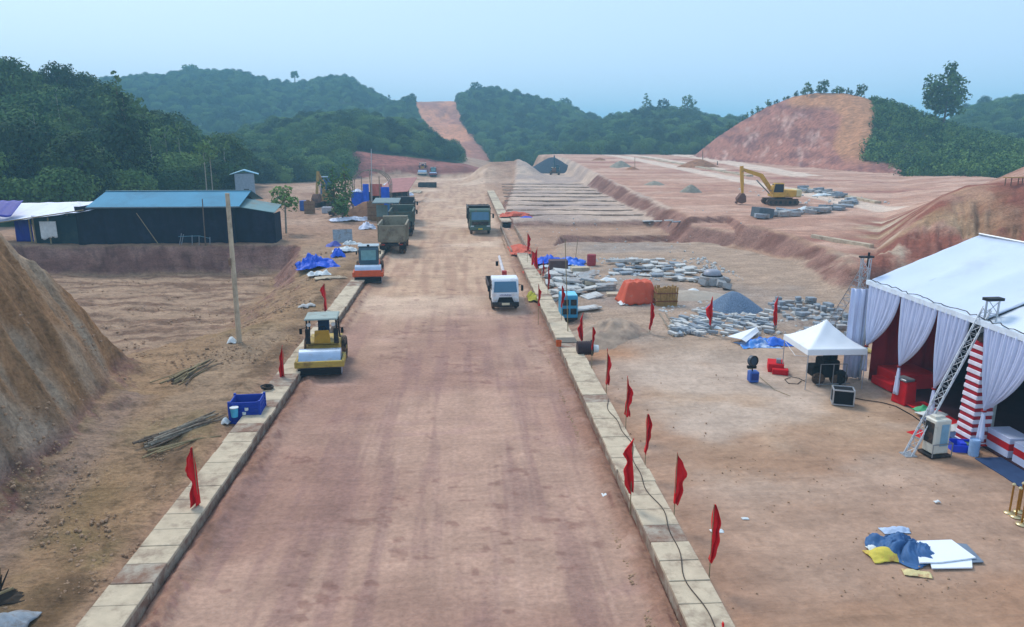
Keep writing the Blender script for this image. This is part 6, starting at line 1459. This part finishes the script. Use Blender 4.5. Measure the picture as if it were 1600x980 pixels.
inside('red_mat', 'red mat lying behind the cream air cooler', 'mat', (XT-1.1, 24.9, gz+.01), (.8, .6, .03), 'carpet_red', .005, .3)
crumple('tarpaulin', 'tarp_azure', at(1205, 540)+Vector((0, .2, 0)), 2.6, 1.0, .42, 77, label='crumpled blue and white tarp right of the spread white sheet', cat='tarp', fold=1.5)
crumple('tarpaulin', mat('tarp_bluewhite', '#3f86d2', .5, 0, .1, 2.5, '#dfe8f0', .55), at(1186, 541)+Vector((0, .1, 0)), 1.9, 1.1, .5, 78, label='blue-white patterned tarp rumpled in the middle of the tarp pile', cat='tarp', fold=1.6)
P = [(1137, 526), (1182, 514), (1186, 516), (1166, 534), (1158, 533)]
o = MB().add([Vector((*G(a, b_, .75), .75+.1*math.sin(i*2))) for i, (a, b_) in enumerate(P)], [(0, 1, 2, 3, 4)]).build('white_sheet', 'canopy_white', solid=.03); tag(o, 'stiff white sheet propped on the left of the blue tarps', 'sheet')
crumple('tarpaulin', mat('sheet_straw', '#c9b568', .7), at(1345, 552)+Vector((0, .4, 0)), 1.6, .8, .4, 79, label='straw-yellow sheet behind the pop-up canopy', cat='sheet')
# ---------------------------------------------------------------- single trees that show against the sky
def tree_at(px, py, d, name, seed, h, w, z0, n, style, lm, lab, leaf=.3, per=34, cat='tree', tr=.18, bark='bark'):
    x, y, z = DP(px, py, d); return make_tree(name, seed, h, w, z0, n, style, lm, leaf, per, bark, tr, lab, cat, loc=(x, y, min(z, zg(x, y))+0.0))
zt_ = tree_at(1475, 188, 222, 'tall_spreading_tree', 60, 15.5, 4.6, 3.0, 30, 'tall', 'leaf_dark', 'tallest lone tree on the green hill at right, dark and irregular against the sky', .42, 20, tr=.35)
tree_at(1461, 190, 224, 'tall_spreading_tree', 61, 10.5, 3.4, 2, 18, 'layer', 'leaf_dark', 'lower dark tree leaning against the left of the tallest lone tree', .42, 20)
for i, (px, py, h, w, lab) in enumerate(((1261, 146, 3.8, .9, 'slim small tree left on the crest of the bare cut hill'), (1286, 141, 3.3, 1.3, 'roundish tree at the middle of the crest of the bare cut hill'), (1346, 146, 2.8, 1.3, 'small tree at the right end of the cut hill crest'))):
    tree_at(px, py, 231, 'crest_tree', 70+i, h*1.15, w*1.1, 1.0 if i != 1 else .2, 10, 'round', 'leaf_dark', lab, .3, 40, tr=.1)
g = random.Random(5)
CG = 'small bushes along the crest of the cut hill'
sp = make_tree('crest_bush', 80, 2.2, .7, .2, 6, 'tall', 'leaf_dark', .25, 50, tr=.05, label='small dark bush in the row along the skyline of the bare cut hill', cat='bush', group=CG)
ch = {sp.name: kids(sp)}; cutT = RIDGES['cut']
for i in range(46):
    px = 1105+265*(i/45)+g.uniform(-3, 3); x, y, up = ray(px, 150); a = math.atan2(x, y); d = float(np.interp(a, cutT[:, 0], cutT[:, 1])); X_, Y_ = d*math.sin(a), d*math.cos(a)
    o = sp if i == 0 else copy_tree(sp, tree=ch); o.location = (X_, Y_, zg(X_, Y_)-.1); s = g.uniform(.35, 1.0); o.scale = (s*g.uniform(.7, 1.5), s, s*g.uniform(.5, 1.1)); o.rotation_euler = (0, 0, g.random()*6)
tree_at(461, 131, 605, 'lone_palm_like_tree', 90, 13, 3.0, 8, 10, 'round', 'leaf_dark', 'lone tall tree with a small crown on the far blue ridge', .8, 14, tr=.5)
tree_at(297, 111, 610, 'ridge_tree', 91, 8, 6, 3, 10, 'layer', 'leaf_dark', 'wide-crowned tree on the top of the far blue hill', .8, 8, tr=.3)
tree_at(608, 152, 560, 'ridge_tree', 92, 9, 1.2, 3, 8, 'tall', 'leaf_dark', 'thin bare-looking tree in the dip of the far ridge', .6, 14, tr=.3)
for i, (px, py, h, w) in enumerate(((1009, 172, 11, 2.6), (1074, 172, 11, 3.4), (1036, 170, 8, 3.5), (743, 142, 8, 3.5), (883, 164, 8, 4))):
    tree_at(px, py, (395 if i < 3 else 515), 'skyline_tree', 95+i, h*1.1, w, 2, 12, 'round' if i else 'tall', 'leaf_dark', ['narrow tall tree breaking the skyline of the low wooded ridge', 'round-topped tree breaking the skyline right of the narrow one', 'broad tree on the skyline between the narrow and the round one', 'tree on the hilltop just right of the cleared red strip', 'tree on the shoulder of the blue hill right of the red strip'][i], .6, 12, tr=.3)
for i, (px, py, d, h, w, lab) in enumerate(((190, 208, 150, 17, 3.0, 'tall dark tree rising above the left hillside, leftmost of the two'), (222, 216, 146, 15, 3.2, 'tall dark tree rising above the left hillside, right of its taller twin'), (205, 270, 125, 17, 3.6, 'big dark tree directly behind the shed roof'), (268, 230, 150, 12, 2.6, 'dark tree halfway down the left hillside before the green bushes'), (310, 235, 150, 10, 2.6, 'dark tree where the left hill runs down to the valley'))):
    x, y, z = DP(px, py, d); make_tree('tall_tree', 110+i, h, w, 3, 26, 'tall', 'leaf_dark', .34, 30, tr=.25, label=lab, loc=(x, y, zg(x, y)-.3))

SG_ = 'slender pale-trunked trees on the left hillside'
for i, (px, py, d) in enumerate(((238, 262, 138), (262, 258, 142), (283, 262, 140), (322, 292, 124), (331, 290, 126), (95, 205, 150), (352, 268, 140), (60, 240, 135))):
    x, y, z = DP(px, py, d); make_tree('slender_tree', 130+i, 10.5+(i % 3), 1.5+.3*(i % 2), 7.0, 8, 'round', 'leaf_mid' if i % 2 else 'leaf_dark', .26, 34, 'bark_pale', .10, 'slender tree with a bare pale trunk and small crown on the left hillside', 'tree', SG_, loc=(x, y, zg(x, y)-.2))
# ---------------------------------------------------------------- haze
hb = MB().box((0, 2950, 44), (11200, 6320, 96)).build('haze', 'bark'); tag(hb, kind='stuff')
m = bpy.data.materials.new('haze_air'); m.use_nodes = True; t = m.node_tree; t.nodes.clear()
pv = t.nodes.new('ShaderNodeVolumePrincipled'); pv.inputs['Color'].default_value = (.40, .80, 1.0, 1); pv.inputs['Density'].default_value = .00078; pv.inputs['Anisotropy'].default_value = .0
mo = t.nodes.new('ShaderNodeOutputMaterial'); t.links.new(pv.outputs[0], mo.inputs['Volume'])
hb.data.materials.clear(); hb.data.materials.append(m)
